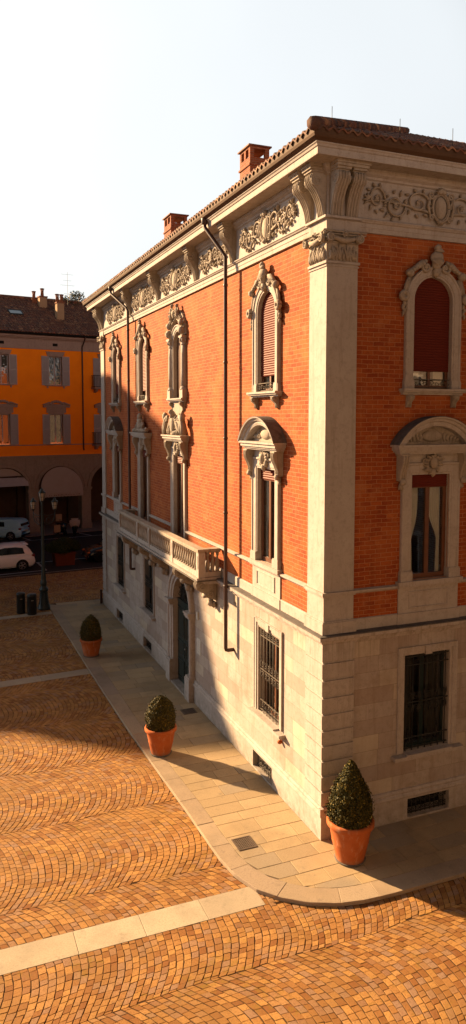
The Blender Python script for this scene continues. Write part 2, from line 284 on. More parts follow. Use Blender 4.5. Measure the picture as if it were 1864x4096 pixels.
# ---------------------------------------------------------------- mesh builder
class MB:
    def __init__(s): s.v = []; s.f = []; s.sm = []; s.T = Matrix.Identity(4); s.smooth = False; s.tint = None
    def add(s, vs, fs):
        n = len(s.v); T = s.T
        s.v += [tuple(T @ Vector(p)) for p in vs]
        s.f += [tuple(i + n for i in f) for f in fs]; s.sm += [s.smooth] * len(fs)
    def box(s, x0, x1, y0, y1, z0, z1):
        s.add([(x0, y0, z0), (x1, y0, z0), (x1, y1, z0), (x0, y1, z0), (x0, y0, z1), (x1, y0, z1), (x1, y1, z1), (x0, y1, z1)],
              [(0, 3, 2, 1), (4, 5, 6, 7), (0, 1, 5, 4), (1, 2, 6, 5), (2, 3, 7, 6), (3, 0, 4, 7)])
    def b(s, x0, x1, d0, d1, z0, z1): s.box(x0, x1, -d1, -d0, z0, z1)      # facade frame: d is outward
    def prism(s, pts, axis, a0, a1):
        """pts 2D polygon, extruded on axis: 'x' -> pts are (y,z); 'y' -> (x,z); 'z' -> (x,y)"""
        n = len(pts)
        def P(p, a): return (a, p[0], p[1]) if axis == 'x' else (p[0], a, p[1]) if axis == 'y' else (p[0], p[1], a)
        vs = [P(p, a0) for p in pts] + [P(p, a1) for p in pts]
        s.add(vs, [tuple(range(n))[::-1], tuple(range(n, 2 * n))] + [(i, (i + 1) % n, n + (i + 1) % n, n + i) for i in range(n)])
    def lathe(s, prof, c=(0, 0, 0), n=16, caps=True):
        vs = []; fs = []
        for r, z in prof:
            for k in range(n):
                a = 2 * math.pi * k / n; vs.append((c[0] + r * math.cos(a), c[1] + r * math.sin(a), c[2] + z))
        m = len(prof)
        for i in range(m - 1):
            for k in range(n):
                k2 = (k + 1) % n; fs.append((i * n + k, i * n + k2, (i + 1) * n + k2, (i + 1) * n + k))
        if caps: fs.append(tuple(range(n))[::-1]); fs.append(tuple((m - 1) * n + k for k in range(n)))
        sm = s.smooth; s.smooth = True; s.add(vs, fs); s.smooth = sm
    def tube(s, pts, r, n=8, flat=1.0, caps=True):
        """r number or list; flat squashes depth (y)"""
        pts = [Vector(p) for p in pts]; m = len(pts)
        rr = r if isinstance(r, (list, tuple)) else [r] * m
        vs = []; fs = []; prev = None
        for i, p in enumerate(pts):
            d = (pts[min(i + 1, m - 1)] - pts[max(i - 1, 0)])
            if d.length < 1e-9: d = Vector((0, 0, 1))
            d.normalize()
            if prev is None:
                a = Vector((0, 1, 0)) if abs(d.y) < .9 else Vector((1, 0, 0))
            else: a = prev
            u = (a - d * a.dot(d)).normalized(); prev = u; w2 = d.cross(u)
            for k in range(n):
                t = 2 * math.pi * k / n
                q = u * math.cos(t) * rr[i] + w2 * math.sin(t) * rr[i]; q.y *= flat
                vs.append(tuple(p + q))
        for i in range(m - 1):
            for k in range(n):
                k2 = (k + 1) % n; fs.append((i * n + k, i * n + k2, (i + 1) * n + k2, (i + 1) * n + k))
        if caps: fs.append(tuple(range(n))[::-1]); fs.append(tuple((m - 1) * n + k for k in range(n)))
        sm = s.smooth; s.smooth = True; s.add(vs, fs); s.smooth = sm
    def blob(s, c, r, nu=10, nv=7, rough=0, rot=None):
        vs = []; fs = []; seed = random.random() * 50
        Rm = rot or Matrix.Identity(3)
        for j in range(nv + 1):
            ph = math.pi * j / nv
            for i in range(nu):
                th = 2 * math.pi * i / nu
                q = Vector((math.sin(ph) * math.cos(th), math.sin(ph) * math.sin(th), math.cos(ph)))
                k = 1 + (rough * noise.noise(q * 2.3 + Vector((seed, 0, 0))) if rough else 0)
                q = Rm @ Vector((q.x * r[0] * k, q.y * r[1] * k, q.z * r[2] * k))
                vs.append((c[0] + q.x, c[1] + q.y, c[2] + q.z))
        for j in range(nv):
            for i in range(nu):
                i2 = (i + 1) % nu; fs.append((j * nu + i, (j + 1) * nu + i, (j + 1) * nu + i2, j * nu + i2))
        sm = s.smooth; s.smooth = True; s.add(vs, fs); s.smooth = sm
    def sweep(s, path, prof, closed=False):
        """path [(x,z)] in the facade plane, prof [(o,d)]: o = offset to the left of travel, d = outward; mitred"""
        n = len(path); vs = []; m = len(prof)
        for i, (x, z) in enumerate(path):
            def nrm(a, b):
                dx, dz = b[0] - a[0], b[1] - a[1]; l = math.hypot(dx, dz) or 1; return (-dz / l, dx / l)
            if i == 0 and not closed: nx, nz = nrm(path[0], path[1]); k = 1
            elif i == n - 1 and not closed: nx, nz = nrm(path[-2], path[-1]); k = 1
            else:
                n1 = nrm(path[i - 1], path[i]); n2 = nrm(path[i], path[(i + 1) % n]); nx, nz = n1[0] + n2[0], n1[1] + n2[1]
                l = math.hypot(nx, nz) or 1; nx, nz = nx / l, nz / l; k = 1 / max(.3, nx * n1[0] + nz * n1[1])
            for o, d in prof: vs.append((x + nx * o * k, -d, z + nz * o * k))
        fs = []
        for i in range(n if closed else n - 1):
            i2 = (i + 1) % n
            for j in range(m - 1): fs.append((i * m + j, i2 * m + j, i2 * m + j + 1, i * m + j + 1))
        if not closed: fs.append(tuple(range(m))); fs.append(tuple((n - 1) * m + j for j in range(m))[::-1])
        s.add(vs, fs)
    def spiral(s, c, r, turns=1.6, tube_r=.03, d=0, hand=1, start=0, n=26, flat=1.0):
        pts = []; rr = []
        for i in range(n):
            t = i / (n - 1); a = start + hand * t * turns * 2 * math.pi; q = r * (1 - t * .88)
            pts.append((c[0] + q * math.cos(a), -d, c[1] + q * math.sin(a))); rr.append(tube_r * (1 - .45 * t))
        s.tube(pts, rr, 6, flat)
    def leaf(s, p0, p1, wd, d=0, th=None, bend=0):
        """pointed acanthus-like lobe from p0 to p1 in the facade plane"""
        x0, z0 = p0; x1, z1 = p1; dx, dz = x1 - x0, z1 - z0; th = th or wd * .7; l = math.hypot(dx, dz) or 1
        pts = []; rr = []
        for t, k in ((0, .35), (.2, .8), (.45, 1), (.7, .75), (.9, .35), (1, .08)):
            bx = -dz * bend * math.sin(t * math.pi * .8); bz = dx * bend * math.sin(t * math.pi * .8)
            pts.append((x0 + dx * t + bx, -(d + th * .5 * math.sin(math.pi * t)), z0 + dz * t + bz)); rr.append(wd * k)
        s.tube(pts, rr, 6, th / wd)
    def build(s, name, mat, parent=None, **tags):
        me = bpy.data.meshes.new(name); me.from_pydata(s.v, [], s.f); me.materials.append(M[mat] if isinstance(mat, str) else mat)
        me.polygons.foreach_set('use_smooth', s.sm)
        o = bpy.data.objects.new(name, me); C.objects.link(o)
        if parent: o.parent = parent
        for k, v in tags.items(): o[k] = v
        me.update(); return o
def empty(name, loc=(0, 0, 0), rz=0, label=None, cat=None, group=None, parent=None):
    o = bpy.data.objects.new(name, None); C.objects.link(o); o.location = loc; o.rotation_euler = (0, 0, rz); o.empty_display_size = .3
    if label: o['label'] = label
    if cat: o['category'] = cat
    if group: o['group'] = group
    if parent: o.parent = parent
    return o
def tag(o, label, cat, group=None):
    o['label'] = label; o['category'] = cat
    if group: o['group'] = group
def copy_tree(o, parent=None):
    c = o.copy(); C.objects.link(c); c.parent = parent if parent else o.parent
    for ch in list(o.children): copy_tree(ch, c)
    return c
def arc(cx, cz, r, a0, a1, n=14): return [(cx + r * math.cos(R(a0 + (a1 - a0) * i / n)), cz + r * math.sin(R(a0 + (a1 - a0) * i / n))) for i in range(n + 1)]

# wall with openings, in the local facade frame (x along, outward -y)
def wall_holes(mb, x0, x1, z0, z1, holes, d, arches=()):
    xs = sorted({x0, x1} | {h[0] for h in holes} | {h[1] for h in holes}); zs = sorted({z0, z1} | {h[2] for h in holes} | {h[3] for h in holes})
    xs = [x for x in xs if x0 <= x <= x1]; zs = [z for z in zs if z0 <= z <= z1]
    for i in range(len(xs) - 1):
        for j in range(len(zs) - 1):
            cx, cz = (xs[i] + xs[i + 1]) / 2, (zs[j] + zs[j + 1]) / 2
            if any(h[0] < cx < h[1] and h[2] < cz < h[3] for h in holes): continue
            mb.add([(xs[i], -d, zs[j]), (xs[i + 1], -d, zs[j]), (xs[i + 1], -d, zs[j + 1]), (xs[i], -d, zs[j + 1])], [(0, 1, 2, 3)])
    for cx, zsp, rx, rz in arches:                     # fill between the arch curve and its square head
        pts = [(cx + rx * math.cos(math.pi * k / 16), zsp + rz * math.sin(math.pi * k / 16)) for k in range(17)]
        for a, b2 in zip(pts[:-1], pts[1:]):
            mb.add([(a[0], -d, a[1]), (b2[0], -d, b2[1]), (b2[0], -d, zsp + rz), (a[0], -d, zsp + rz)], [(0, 1, 2, 3)])

BR = -.06          # brick plane
ROT_L = R(-90)
L_END = 21.45
# ================================================================ ground
def structure(o, kind='structure'): o['kind'] = kind; return o
mb = MB(); mb.add([(-400, -400, -.0715), (400, -400, -.0715), (400, 400, -.0715), (-400, 400, -.0715)], [(0, 1, 2, 3)])
structure(mb.build('ground', 'sand'))
mb = MB(); mb.add([(-60, 29.6 - 56 * .09, -.0675), (60, 29.6 + 64 * .09, -.0675), (60, 70, -.0675), (-60, 70, -.0675)], [(0, 1, 2, 3)])
structure(mb.build('road', 'asphalt'))

outer = [(-2.56, 22.3), (-2.54, 21.14), (-2.51, 17), (-2.5, 12.3), (-2.45, 7.1), (-2.36, 4.2), (-2.29, 2.3), (-2.26, .9), (-2.24, .2), (-2.16, -.38), (-1.95, -.98), (-1.62, -1.38), (-1.2, -1.7), (-.72, -1.92), (-.2, -2.03), (.5, -2.07), (2.1, -2.08), (14, -2.1)]
inner = [(-2.16, 22.0), (-2.14, 21.0), (-2.08, 17), (-2.03, 12.3), (-2.03, 7.1), (-1.97, 4.2), (-1.89, 2.3), (-1.87, .9), (-1.84, .15), (-1.76, -.3), (-1.56, -.74), (-1.28, -1.07), (-.95, -1.33), (-.55, -1.52), (-.1, -1.6), (.5, -1.62), (2.1, -1.64), (14, -1.66)]
def resample(pl, n):
    P = np.array(pl); d = np.r_[0, np.cumsum(np.hypot(*np.diff(P, axis=0).T))]; t = np.linspace(0, d[-1], n)
    return np.c_[np.interp(t, d, P[:, 0]), np.interp(t, d, P[:, 1])]
def resample2(po, pi, step):
    """matching samples of both kerb edges at cumulative distance of the outer one"""
    P = np.array(po); Q = np.array(pi); d = np.r_[0, np.cumsum(np.hypot(*np.diff(P, axis=0).T))]
    t = np.arange(0, d[-1], step)
    return np.c_[np.interp(t, d, P[:, 0]), np.interp(t, d, P[:, 1])], np.c_[np.interp(t, d, Q[:, 0]), np.interp(t, d, Q[:, 1])]
def set_tint(o, per_face):
    me = o.data; a = me.color_attributes.new('tint', 'FLOAT_COLOR', 'CORNER')
    cols = []
    for p, c in zip(me.polygons, per_face): cols += [c[0], c[1], c[2], 1] * p.loop_total
    a.data.foreach_set('color', cols)
class Stones:
    def __init__(s): s.v = []; s.f = []; s.c = []
    def poly(s, pts, top, drop, bev, tint):
        """one stone from a 2D outline, bevelled top"""
        n = len(pts); b = len(s.v); cx = sum(p[0] for p in pts) / n; cy = sum(p[1] for p in pts) / n
        sc = []
        for x, y in pts:
            l = math.hypot(x - cx, y - cy) or 1; k = max(.3, 1 - bev * 1.3 / l); sc.append((cx + (x - cx) * k, cy + (y - cy) * k))
        tz = top
        s.v += [(x, y, tz - drop) for x, y in pts] + [(x, y, tz - bev * .8) for x, y in pts] + [(x, y, tz) for x, y in sc]
        fs = [tuple(b + 2 * n + i for i in range(n))]
        for k in (0, 1): fs += [(b + k * n + i, b + k * n + (i + 1) % n, b + (k + 1) * n + (i + 1) % n, b + (k + 1) * n + i) for i in range(n)]
        s.f += fs; s.c += [tint] * len(fs)
    def build(s, name, mat):
        me = bpy.data.meshes.new(name); me.from_pydata(s.v, [], s.f); me.materials.append(M[mat]); o = bpy.data.objects.new(name, me); C.objects.link(o)
        set_tint(o, s.c); return o
def rt(): return (random.random(), random.random(), random.random())
KZ = 0.0          # pavement top
CZ = -.065        # cobble top
# kerb stones
po, pi = resample2(outer, inner, .11)
st = Stones(); i = 0; N0 = len(po)
while i < N0 - 2:
    ln = random.randint(7, 11)
    j = min(i + ln, N0 - 1)
    a = [tuple(p) for p in po[i:j + 1]]; b_ = [tuple(p) for p in pi[i:j + 1]]
    e = .004
    st.poly(a + b_[::-1], KZ + .004 + random.uniform(-.003, .003), .15, .008, rt()); i = j
# tiny gap between stones comes from the bevels
structure(st.build('kerb', 'granite'))
# pavement bed and slabs
bed = MB(); pts = [tuple(p) for p in pi] + [(14, 23), (-2.16, 22.4)]
bed.add([(x, y, KZ - .012) for x, y in pts], [tuple(range(len(pts)))]); structure(bed.build('pavement_bed', 'sidewalk_joint'))
PI = np.array([tuple(p) for p in pi])
def inside_inner_left(y): return np.interp(y, PI[:120:1, 1][::-1], PI[:120, 0][::-1])
innerL = np.array(inner[:9]); 
def xin(y):
    if y > .15: return float(np.interp(y, innerL[::-1, 1], innerL[::-1, 0]))
    cv = np.array(inner[8:15]); return float(np.interp(y, cv[::-1, 1], cv[::-1, 0])) if y > -1.6 else 9
st = Stones(); y = 22.35
g = .005
while y > -.02:
    h = random.choice([.36, .42, .48, .52]); y0 = max(y - h, 0); 
    if y - y0 < .12: y0 = y - h; break
    x = xin((y + y0) / 2); xe = -.03
    xl0, xl1 = xin(y0), xin(y)
    first = True
    while x < xe - .01:
        w_ = random.uniform(.55, 1.05); x1 = min(x + w_, xe)
        if xe - x1 < .3: x1 = xe
        a0, a1 = (xl0, xl1) if first else (x, x)
        if y0 > -.5: st.poly([(a0 + g, y0 + g), (x1 - g, y0 + g), (x1 - g, y - g), (a1 + g, y - g)], KZ + random.uniform(-.002, .002), .03, .004, rt())
        x = x1; first = False
    y = y0
ylast = y
# corner and right-hand pavement: long slabs following the other facade
def ymin(x):
    cv = np.array(inner[8:]); 
    return float(np.interp(x, cv[:, 0], cv[:, 1])) if x > -1.84 else 0
yy = ylast
rows = [yy, yy - .42, yy - .86, yy - 1.28, yy - 1.7]
x = -1.84
for r in range(4):
    ya, yb = rows[r], rows[r + 1]; x = -1.84 + (.0 if r % 2 else .3); xs0 = -1.84
    cur = xs0
    while cur < 9:
        nx = cur + random.uniform(.6, 1.0)
        poly = []
        sx = np.linspace(cur + g, nx - g, 5)
        lo = [(q, max(yb + g, ymin(q) + .004)) for q in sx]
        if all(l[1] >= ya - .03 for l in lo): cur = nx; continue
        lo = [(q, min(l, ya - g - .002)) for q, l in lo]
        st.poly(lo + [(nx - g, ya - g), (cur + g, ya - g)], KZ + random.uniform(-.002, .002), .03, .004, rt())
        cur = nx
structure(st.build('pavement_slabs', 'slab'))
# flush white bands across the square
def band(y_fn, x0, x1, wd, name):
    st = Stones(); x = x1
    while x > x0:
        ln = random.uniform(1.1, 1.7); xa = x - ln
        st.poly([(xa + .004, y_fn(xa) - wd / 2), (x - .004, y_fn(x) - wd / 2), (x - .004, y_fn(x) + wd / 2), (xa + .004, y_fn(xa) + wd / 2)], CZ + .004, .05, .004, rt()); x = xa
    structure(st.build(name, 'whiteband'))
bands = [(lambda x: -1.06 - .012 * (x + 2), -16, -1.93, .6, 'white_paving_band'), (lambda x: 12.45 + .06 * (x + 2.5), -16, -2.51, .55, 'middle_paving_band'), (lambda x: 20.95 + .05 * (x + 2.5), -16, -2.55, .45, 'far_paving_band')]
for b_ in bands: band(*b_)
# fan-laid setts
OUT = np.array(outer + [(14, 22.6), (-2.56, 22.6)])
def in_poly(x, y, P):
    c = False; n = len(P); j = n - 1
    for i in range(n):
        if (P[i][1] > y) != (P[j][1] > y) and x < (P[j][0] - P[i][0]) * (y - P[i][1]) / (P[j][1] - P[i][1]) + P[i][0]: c = not c
        j = i
    return c
fwd = cam.rotation_euler.to_matrix() @ Vector((0, 0, -1)); rgt = cam.rotation_euler.to_matrix() @ Vector((1, 0, 0)); upv = cam.rotation_euler.to_matrix() @ Vector((0, 1, 0))
def view(x, y, z=0):
    q = Vector((x, y, z)) - CAM; dz = q.dot(fwd)
    return 586 + 1842 * q.dot(rgt) / dz, 1190 - 1842 * q.dot(upv) / dz, dz
SW = 2.78; PITCH_S = .132; HA = R(38); RAD = SW / 2 / math.sin(HA)
def clip(poly, f):
    """keep the part of poly where f(x, y) >= 0"""
    out = []; n = len(poly)
    for i in range(n):
        a, b2 = poly[i], poly[(i + 1) % n]; fa, fb = f(*a), f(*b2)
        if fa >= 0: out.append(a)
        if (fa >= 0) != (fb >= 0): t = fa / (fa - fb); out.append((a[0] + (b2[0] - a[0]) * t, a[1] + (b2[1] - a[1]) * t))
    return out
def area(p): return abs(sum(p[i][0] * p[(i + 1) % len(p)][1] - p[(i + 1) % len(p)][0] * p[i][1] for i in range(len(p)))) / 2
KP = np.array([tuple(p) for p in resample(outer, 400)]); KD = np.gradient(KP, axis=0); KD /= np.hypot(*KD.T)[:, None]
def kerb_side(mx, my):
    i = int(np.argmin((KP[:, 0] - mx) ** 2 + (KP[:, 1] - my) ** 2)); px, py = KP[i]; tx, ty = KD[i]
    return px, py, ty, -tx          # outward normal (towards the square)
def warp(x, y):
    a = noise.noise_vector(Vector((x * .35, y * .35, 3.1))); b2 = noise.noise_vector(Vector((x * 1.1, y * 1.1, 9.4)))
    return x + a.x * .22 + b2.x * .06, y + a.y * .20 + b2.y * .05
st = Stones()
OUTL = [tuple(p) for p in OUT]
for k in range(-3, 12):
    yc = -1.32 + SW * k
    xoff = random.random() * PITCH_S
    for ia in range(-150, 90):
        xb = ia * PITCH_S + xoff - RAD + .9
        u, v_, dz = view(xb + RAD, yc)
        if dz < 2 or u < -900 or u > 1800 or v_ > 3500: continue
        th = -HA - random.uniform(.02, .13) / RAD
        while th < HA:
            al = random.choice([random.uniform(.10, .15), random.uniform(.12, .19)]) / RAD
            t1 = th + al; a0s, a1s = max(th, -HA), min(t1, HA); th = t1
            if a1s - a0s < .035 / RAD: continue
            gg = .0078; ga = .003; jit = .0075
            a0, a1 = a0s + ga / RAD, a1s - ga / RAD
            def PP(xs, a): return (xs + RAD * math.cos(a) + random.uniform(-jit, jit), yc + RAD * math.sin(a) + random.uniform(-jit, jit) * .5)
            wv = random.uniform(-.004, .004)
            q = [PP(xb + gg, a0), PP(xb + PITCH_S - gg, a0), PP(xb + PITCH_S - gg, a1), PP(xb + gg, a1)]
            q = [warp(*p) for p in q]
            mx = sum(p[0] for p in q) / 4; my = sum(p[1] for p in q) / 4
            if my > 29.7 + .09 * mx or my > 30: continue
            u, v_, dz = view(mx, my)
            if u < -330 or u > 1500 or v_ > 2900 or dz < 1: continue
            if mx > -2.9 and my < 22.9:
                px, py, nx, ny = kerb_side(mx, my)
                if my > 22.2 and mx > -2.5: 
                    q = clip(q, lambda x, y: y - 22.62)
                else: q = clip(q, lambda x, y: (x - px) * nx + (y - py) * ny - .006)
            bad = False
            for f, x0, x1, wd, _ in bands:
                if mx < x1 + .05 and abs(my - f(mx)) < wd / 2 + .12:
                    if mx > x1 - .02: continue
                    if my > f(mx): q = clip(q, lambda x, y: y - f(x) - wd / 2 - .006)
                    else: q = clip(q, lambda x, y: f(x) - wd / 2 - .006 - y)
            if len(q) < 3 or area(q) < .0018: continue
            st.poly(q, CZ + random.uniform(-.0015, .003), .02, .0035, rt())
structure(st.build('cobblestones', 'cobble'))
# edging of the square and parking lines
mb = MB()
def strip(mb, p0, p1, wd, z):
    a = Vector((p0[0], p0[1], 0)); b2 = Vector((p1[0], p1[1], 0)); d = (b2 - a).normalized(); nn = Vector((-d.y, d.x, 0)) * wd / 2
    mb.add([(*(a - nn).xy, z), (*(b2 - nn).xy, z), (*(b2 + nn).xy, z), (*(a + nn).xy, z)], [(0, 1, 2, 3)])
strip(mb, (-30, 27.4), (30, 32.8), .14, -.058); structure(mb.build('square_edging', 'granite'))
mb = MB()
for p0, p1 in (((-14, 29.2), (-1.45, 30.68)), ((-1.45, 30.6), (-1.62, 33.2)), ((-1.56, 33.22), (9, 34.2)), ((-12, 32.2), (-1.56, 33.22)), ((-12, 40.6), (12, 43.1)), ((-1.0, 41.9), (-1.5, 43.6)), ((3.6, 42.3), (2.9, 43.9)), ((8.5, 34.1), (8.5, 31.4))):
    strip(mb, p0, p1, .13, -.0635)
structure(mb.build('parking_lines', 'paint'))
# drain grates
def grate(x0, x1, y0, y1, label, z=KZ):
    o = empty('drain_grate', ((x0 + x1) / 2, (y0 + y1) / 2, z), 0, label, 'drain grate', 'drain grates in the pavement')
    hw, hh = (x1 - x0) / 2, (y1 - y0) / 2
    f = MB(); t = .03; zt = .012
    f.box(-hw, hw, -hh, -hh + t, -.03, zt); f.box(-hw, hw, hh - t, hh, -.03, zt); f.box(-hw, -hw + t, -hh + t, hh - t, -.03, zt); f.box(hw - t, hw, -hh + t, hh - t, -.03, zt)
    f.build('frame', 'steel', o)
    g_ = MB(); n = 9
    for i in range(n): x = -hw + t + (2 * hw - 2 * t) * (i + .5) / n; g_.box(x - .01, x + .01, -hh + t, hh - t, -.02, .008)
    for i in range(7): y = -hh + t + (2 * hh - 2 * t) * (i + .5) / 7; g_.box(-hw + t, hw - t, y - .009, y + .009, -.022, .005)
    g_.build('bars', 'steel', o)
    k = MB(); k.box(-hw + t, hw - t, -hh + t, hh - t, -.03, .0035); k.build('pit', 'interior', o)
grate(-1.78, -1.36, .28, .72, 'square rusty drain grate in the sunlit pavement near the corner')
grate(-.62, -.2, 7.35, 7.75, 'small dark drain grate in the shaded pavement beside the green door')
grate(-3.2, -2.75, 21.9, 22.25, 'dark drain grate in the cobbles behind the lamp post foot', CZ)

# ================================================================ the brick palazzo
pal = empty('brick_palazzo', (0, 0, 0), 0, 'large red brick palazzo with white stone corner pilaster, carved frieze and long balcony', 'building')
W1 = dict(A=2.93, B=9.77, C=14.07, D=18.45)
def on_left(mb):  # local facade frame -> world on the left facade
    mb.T = Matrix.Rotation(ROT_L, 4, 'Z')
# ---- brick walls
mb = MB()
def holes_for(side):
    hs = []; ar = []
    cs = [2.66, 5.9, 9.1] if side == 'R' else [-v for v in W1.values()]
    for c in cs:
        hb = 4.5 if side == 'L' and abs(c) in (9.77, 14.07) else 5.43
        hs.append((c - .5, c + .5, hb, 7.74))
        hw = .46 if side == 'L' and abs(c) == 9.77 else .5
        sp = 11.3 if hw == .46 else 11.48; rz = .46 if hw == .46 else .5
        hs.append((c - hw, c + hw, 9.6, sp + rz)); ar.append((c, sp, hw, rz))
    return hs, ar
hs, ar = holes_for('R'); wall_holes(mb, 0.03, 12, 4.4, 12.8, hs, BR, ar)
on_left(mb); hs, ar = holes_for('L'); wall_holes(mb, -L_END, -.03, 4.4, 12.8, hs, BR, ar)
mb.T = Matrix.Identity(4)
mb.add([(-BR, L_END, 4.4), (12, L_END, 4.4), (12, L_END, 14), (-BR, L_END, 14)], [(0, 1, 2, 3)])
mb.add([(12, -BR, 0), (12, L_END, 0), (12, L_END, 14), (12, -BR, 14)], [(0, 1, 2, 3)])
mb.build('brick_wall', 'brick', pal)
# ---- ground floor walls
mb = MB()
gR = [(2.67 - .61, 2.67 + .61, 1.55, 3.75), (2.74 - .57, 2.74 + .57, .04, .47), (5.9 - .61, 5.9 + .61, 1.55, 3.75), (9.1 - .61, 9.1 + .61, 1.55, 3.75)]
GV = [2.98, 13.6, 18.1]; GW = [2.72, 13.5, 18.0]
gL = [(-c - .57, -c + .57, .04, .47) for c in GV] + [(-c - .61, -c + .61, 1.6, 3.75) for c in (2.72, 13.5, 18.0)] + [(-9.4 - .85, -9.4 + .85, .02, 3.7)]
wall_holes(mb, .02, 12, .6, 4.35, [h for h in gR if h[3] > 1], -.02)
on_left(mb); wall_holes(mb, -L_END, -.02, .6, 4.35, [h for h in gL if h[3] > 1], -.02, [(-9.4, 2.85, .85, .85)]); mb.T = Matrix.Identity(4)
mb.add([(.02, L_END, 0), (12, L_END, 0), (12, L_END, 4.4), (.02, L_END, 4.4)], [(0, 1, 2, 3)])
mb.build('ashlar_wall', 'ashlar', pal)
mb = MB()
wall_holes(mb, -.03, 12, -.1, .56, [gR[1]], .03)
for h in (gR[1],):
    for a in (h[0], h[1]): mb.b(a - .001 if a == h[1] else a - .001, a + .001, -.35, .03, h[2], h[3])
    mb.b(h[0], h[1], -.35, .026, -.02, h[2]); mb.b(h[0], h[1], -.35, .0, h[3], h[3] + .02)
on_left(mb); wall_holes(mb, -L_END - .03, .03, -.1, .56, [h for h in gL if h[3] < 1] + [(-9.4 - .85, -9.4 + .85, .02, .56)], .03)
for h in gL:
    if h[3] < 1:
        for a in (h[0], h[1]): mb.b(a - .001, a + .001, -.35, .03, h[2], h[3])
        mb.b(h[0], h[1], -.35, .026, -.02, h[2]); mb.b(h[0], h[1], -.35, .0, h[3], h[3] + .02)
mb.T = Matrix.Identity(4)
mb.build('plinth', 'stone', pal)
# plinth moulding and other mouldings that run round the corner: sweep a profile along the plan
def run(mb, prof, s_left=L_END, s_right=12, s0_left=None, s0_right=None):
    """prof [(d,z)] closed strip swept from the far end of the left facade round the corner and along the right one"""
    rings = []
    def ring(fn): return [fn(d, z) for d, z in prof]
    if s0_left is None:
        rings = [ring(lambda d, z: (-d, s_left + max(0, d), z)), ring(lambda d, z: (-d, -d, z)), ring(lambda d, z: (s_right, -d, z))]
        extra = ring(lambda d, z: (3, s_left + max(0, d), z)); rings = [extra] + rings
    vs = sum(rings, []); m = len(prof); fs = []
    for i in range(len(rings) - 1):
        for j in range(m - 1): fs.append((i * m + j, i * m + j + 1, (i + 1) * m + j + 1, (i + 1) * m + j))
    mb.add(vs, fs)
def left_pieces(mb, prof, segs):
    for a, b2 in segs: mb.T = Matrix.Rotation(ROT_L, 4, 'Z'); mb.prism([(-d, z) for d, z in prof], 'x', -b2, -a); mb.T = Matrix.Identity(4)
def right_pieces(mb, prof, segs):
    for a, b2 in segs: mb.prism([(-d, z) for d, z in prof], 'x', a, b2)
mb = MB()
pm = [(-.02, .5), (.06, .53), (.075, .56), (.065, .60), (.035, .63), (.045, .665), (.015, .71), (-.03, .72)]
DOOR_L, DOOR_R = 9.4 + 1.22, 9.4 - 1.22
right_pieces(mb, pm, [(-.0, 12)])
left_pieces(mb, pm, [(-.0, DOOR_R), (DOOR_L, L_END)])
mb.box(-.073, .02, -.073, .02, .53, .71)
mb.build('plinth_moulding', 'stone', pal)
# ---- quoins
mb = MB()
zs = [.73, 1.07, 1.41, 1.745, 2.075, 2.40, 2.755, 3.115, 3.49, 3.86, 4.27]
for i in range(len(zs) - 1):
    z0, z1 = zs[i] + .016, zs[i + 1] - .016; e = .025
    # corner quoin block with chamfered joints
    for (a, b2, c, d) in ((0.0, .74, 0.0, .72),):
        mb.box(-.035 + .0, b2, -.035, d, z0 + e * .5, z1 - e * .5)
        mb.box(.0, b2 - .02, .0, d - .02, zs[i] - .001, zs[i + 1] - .0015)
mb.build('corner_quoins', 'stone', pal)
mb = MB(); on_left(mb)
for i in range(len(zs) - 1):
    z0, z1 = zs[i] + .016, zs[i + 1] - .016; e = .025
    mb.b(-L_END - .03, -L_END + .72, -.1, .03, z0 + e * .5, z1 - e * .5); mb.b(-L_END - .008, -L_END + .71, -.1, .008, zs[i] - .001, zs[i + 1] - .0015)
mb.build('end_quoins', 'stone', pal)
# ---- string course above the ground floor
mb = MB()
run(mb, [(-.04, 4.20), (.02, 4.22), (.035, 4.27), (.08, 4.29), (.09, 4.33), (.15, 4.36), (.155, 4.43)])
mb.build('string_course', 'stone', pal)
mb = MB(); run(mb, [(.157, 4.432), (.15, 4.452), (-.07, 4.475)]); mb.build('course_top', 'dark_stone', pal, label='weathered dark lead-like top of the stone course')
# ---- dado bands and mouldings at the first floor
mb = MB()
cR = [2.66, 5.9, 9.1]
def gaps(a, b2, cs, hw):
    out = []; x = a
    for c in sorted(cs):
        out.append((x, c - hw)); x = c + hw
    out.append((x, b2)); return out
low = [(-.07, 4.46), (-.02, 4.46), (-.02, 4.69), (-.04, 4.71), (-.07, 4.715)]
bnd = [(-.07, 5.255), (-.02, 5.26), (.0, 5.285), (.025, 5.3), (.025, 5.335), (-.07, 5.36)]
for sg_ in gaps(.7, 12, cR, .8): mb = MB(); right_pieces(mb, low, [sg_]); mb.build('base_band', 'stone', pal); mb = MB(); right_pieces(mb, bnd, [sg_]); mb.build('dado_band', 'stone', pal)
lc = [2.93, 18.45]
segs = [(.7, 2.93 - .8), (2.93 + .8, 9.77 - .8), (9.77 + .8, 14.07 - .8), (14.07 + .8, 18.45 - .8), (18.45 + .8, L_END - .6)]
for sg_ in segs: mb = MB(); left_pieces(mb, low, [sg_]); mb.build('base_band', 'stone', pal); mb = MB(); left_pieces(mb, bnd, [sg_]); mb.build('dado_band', 'stone', pal)
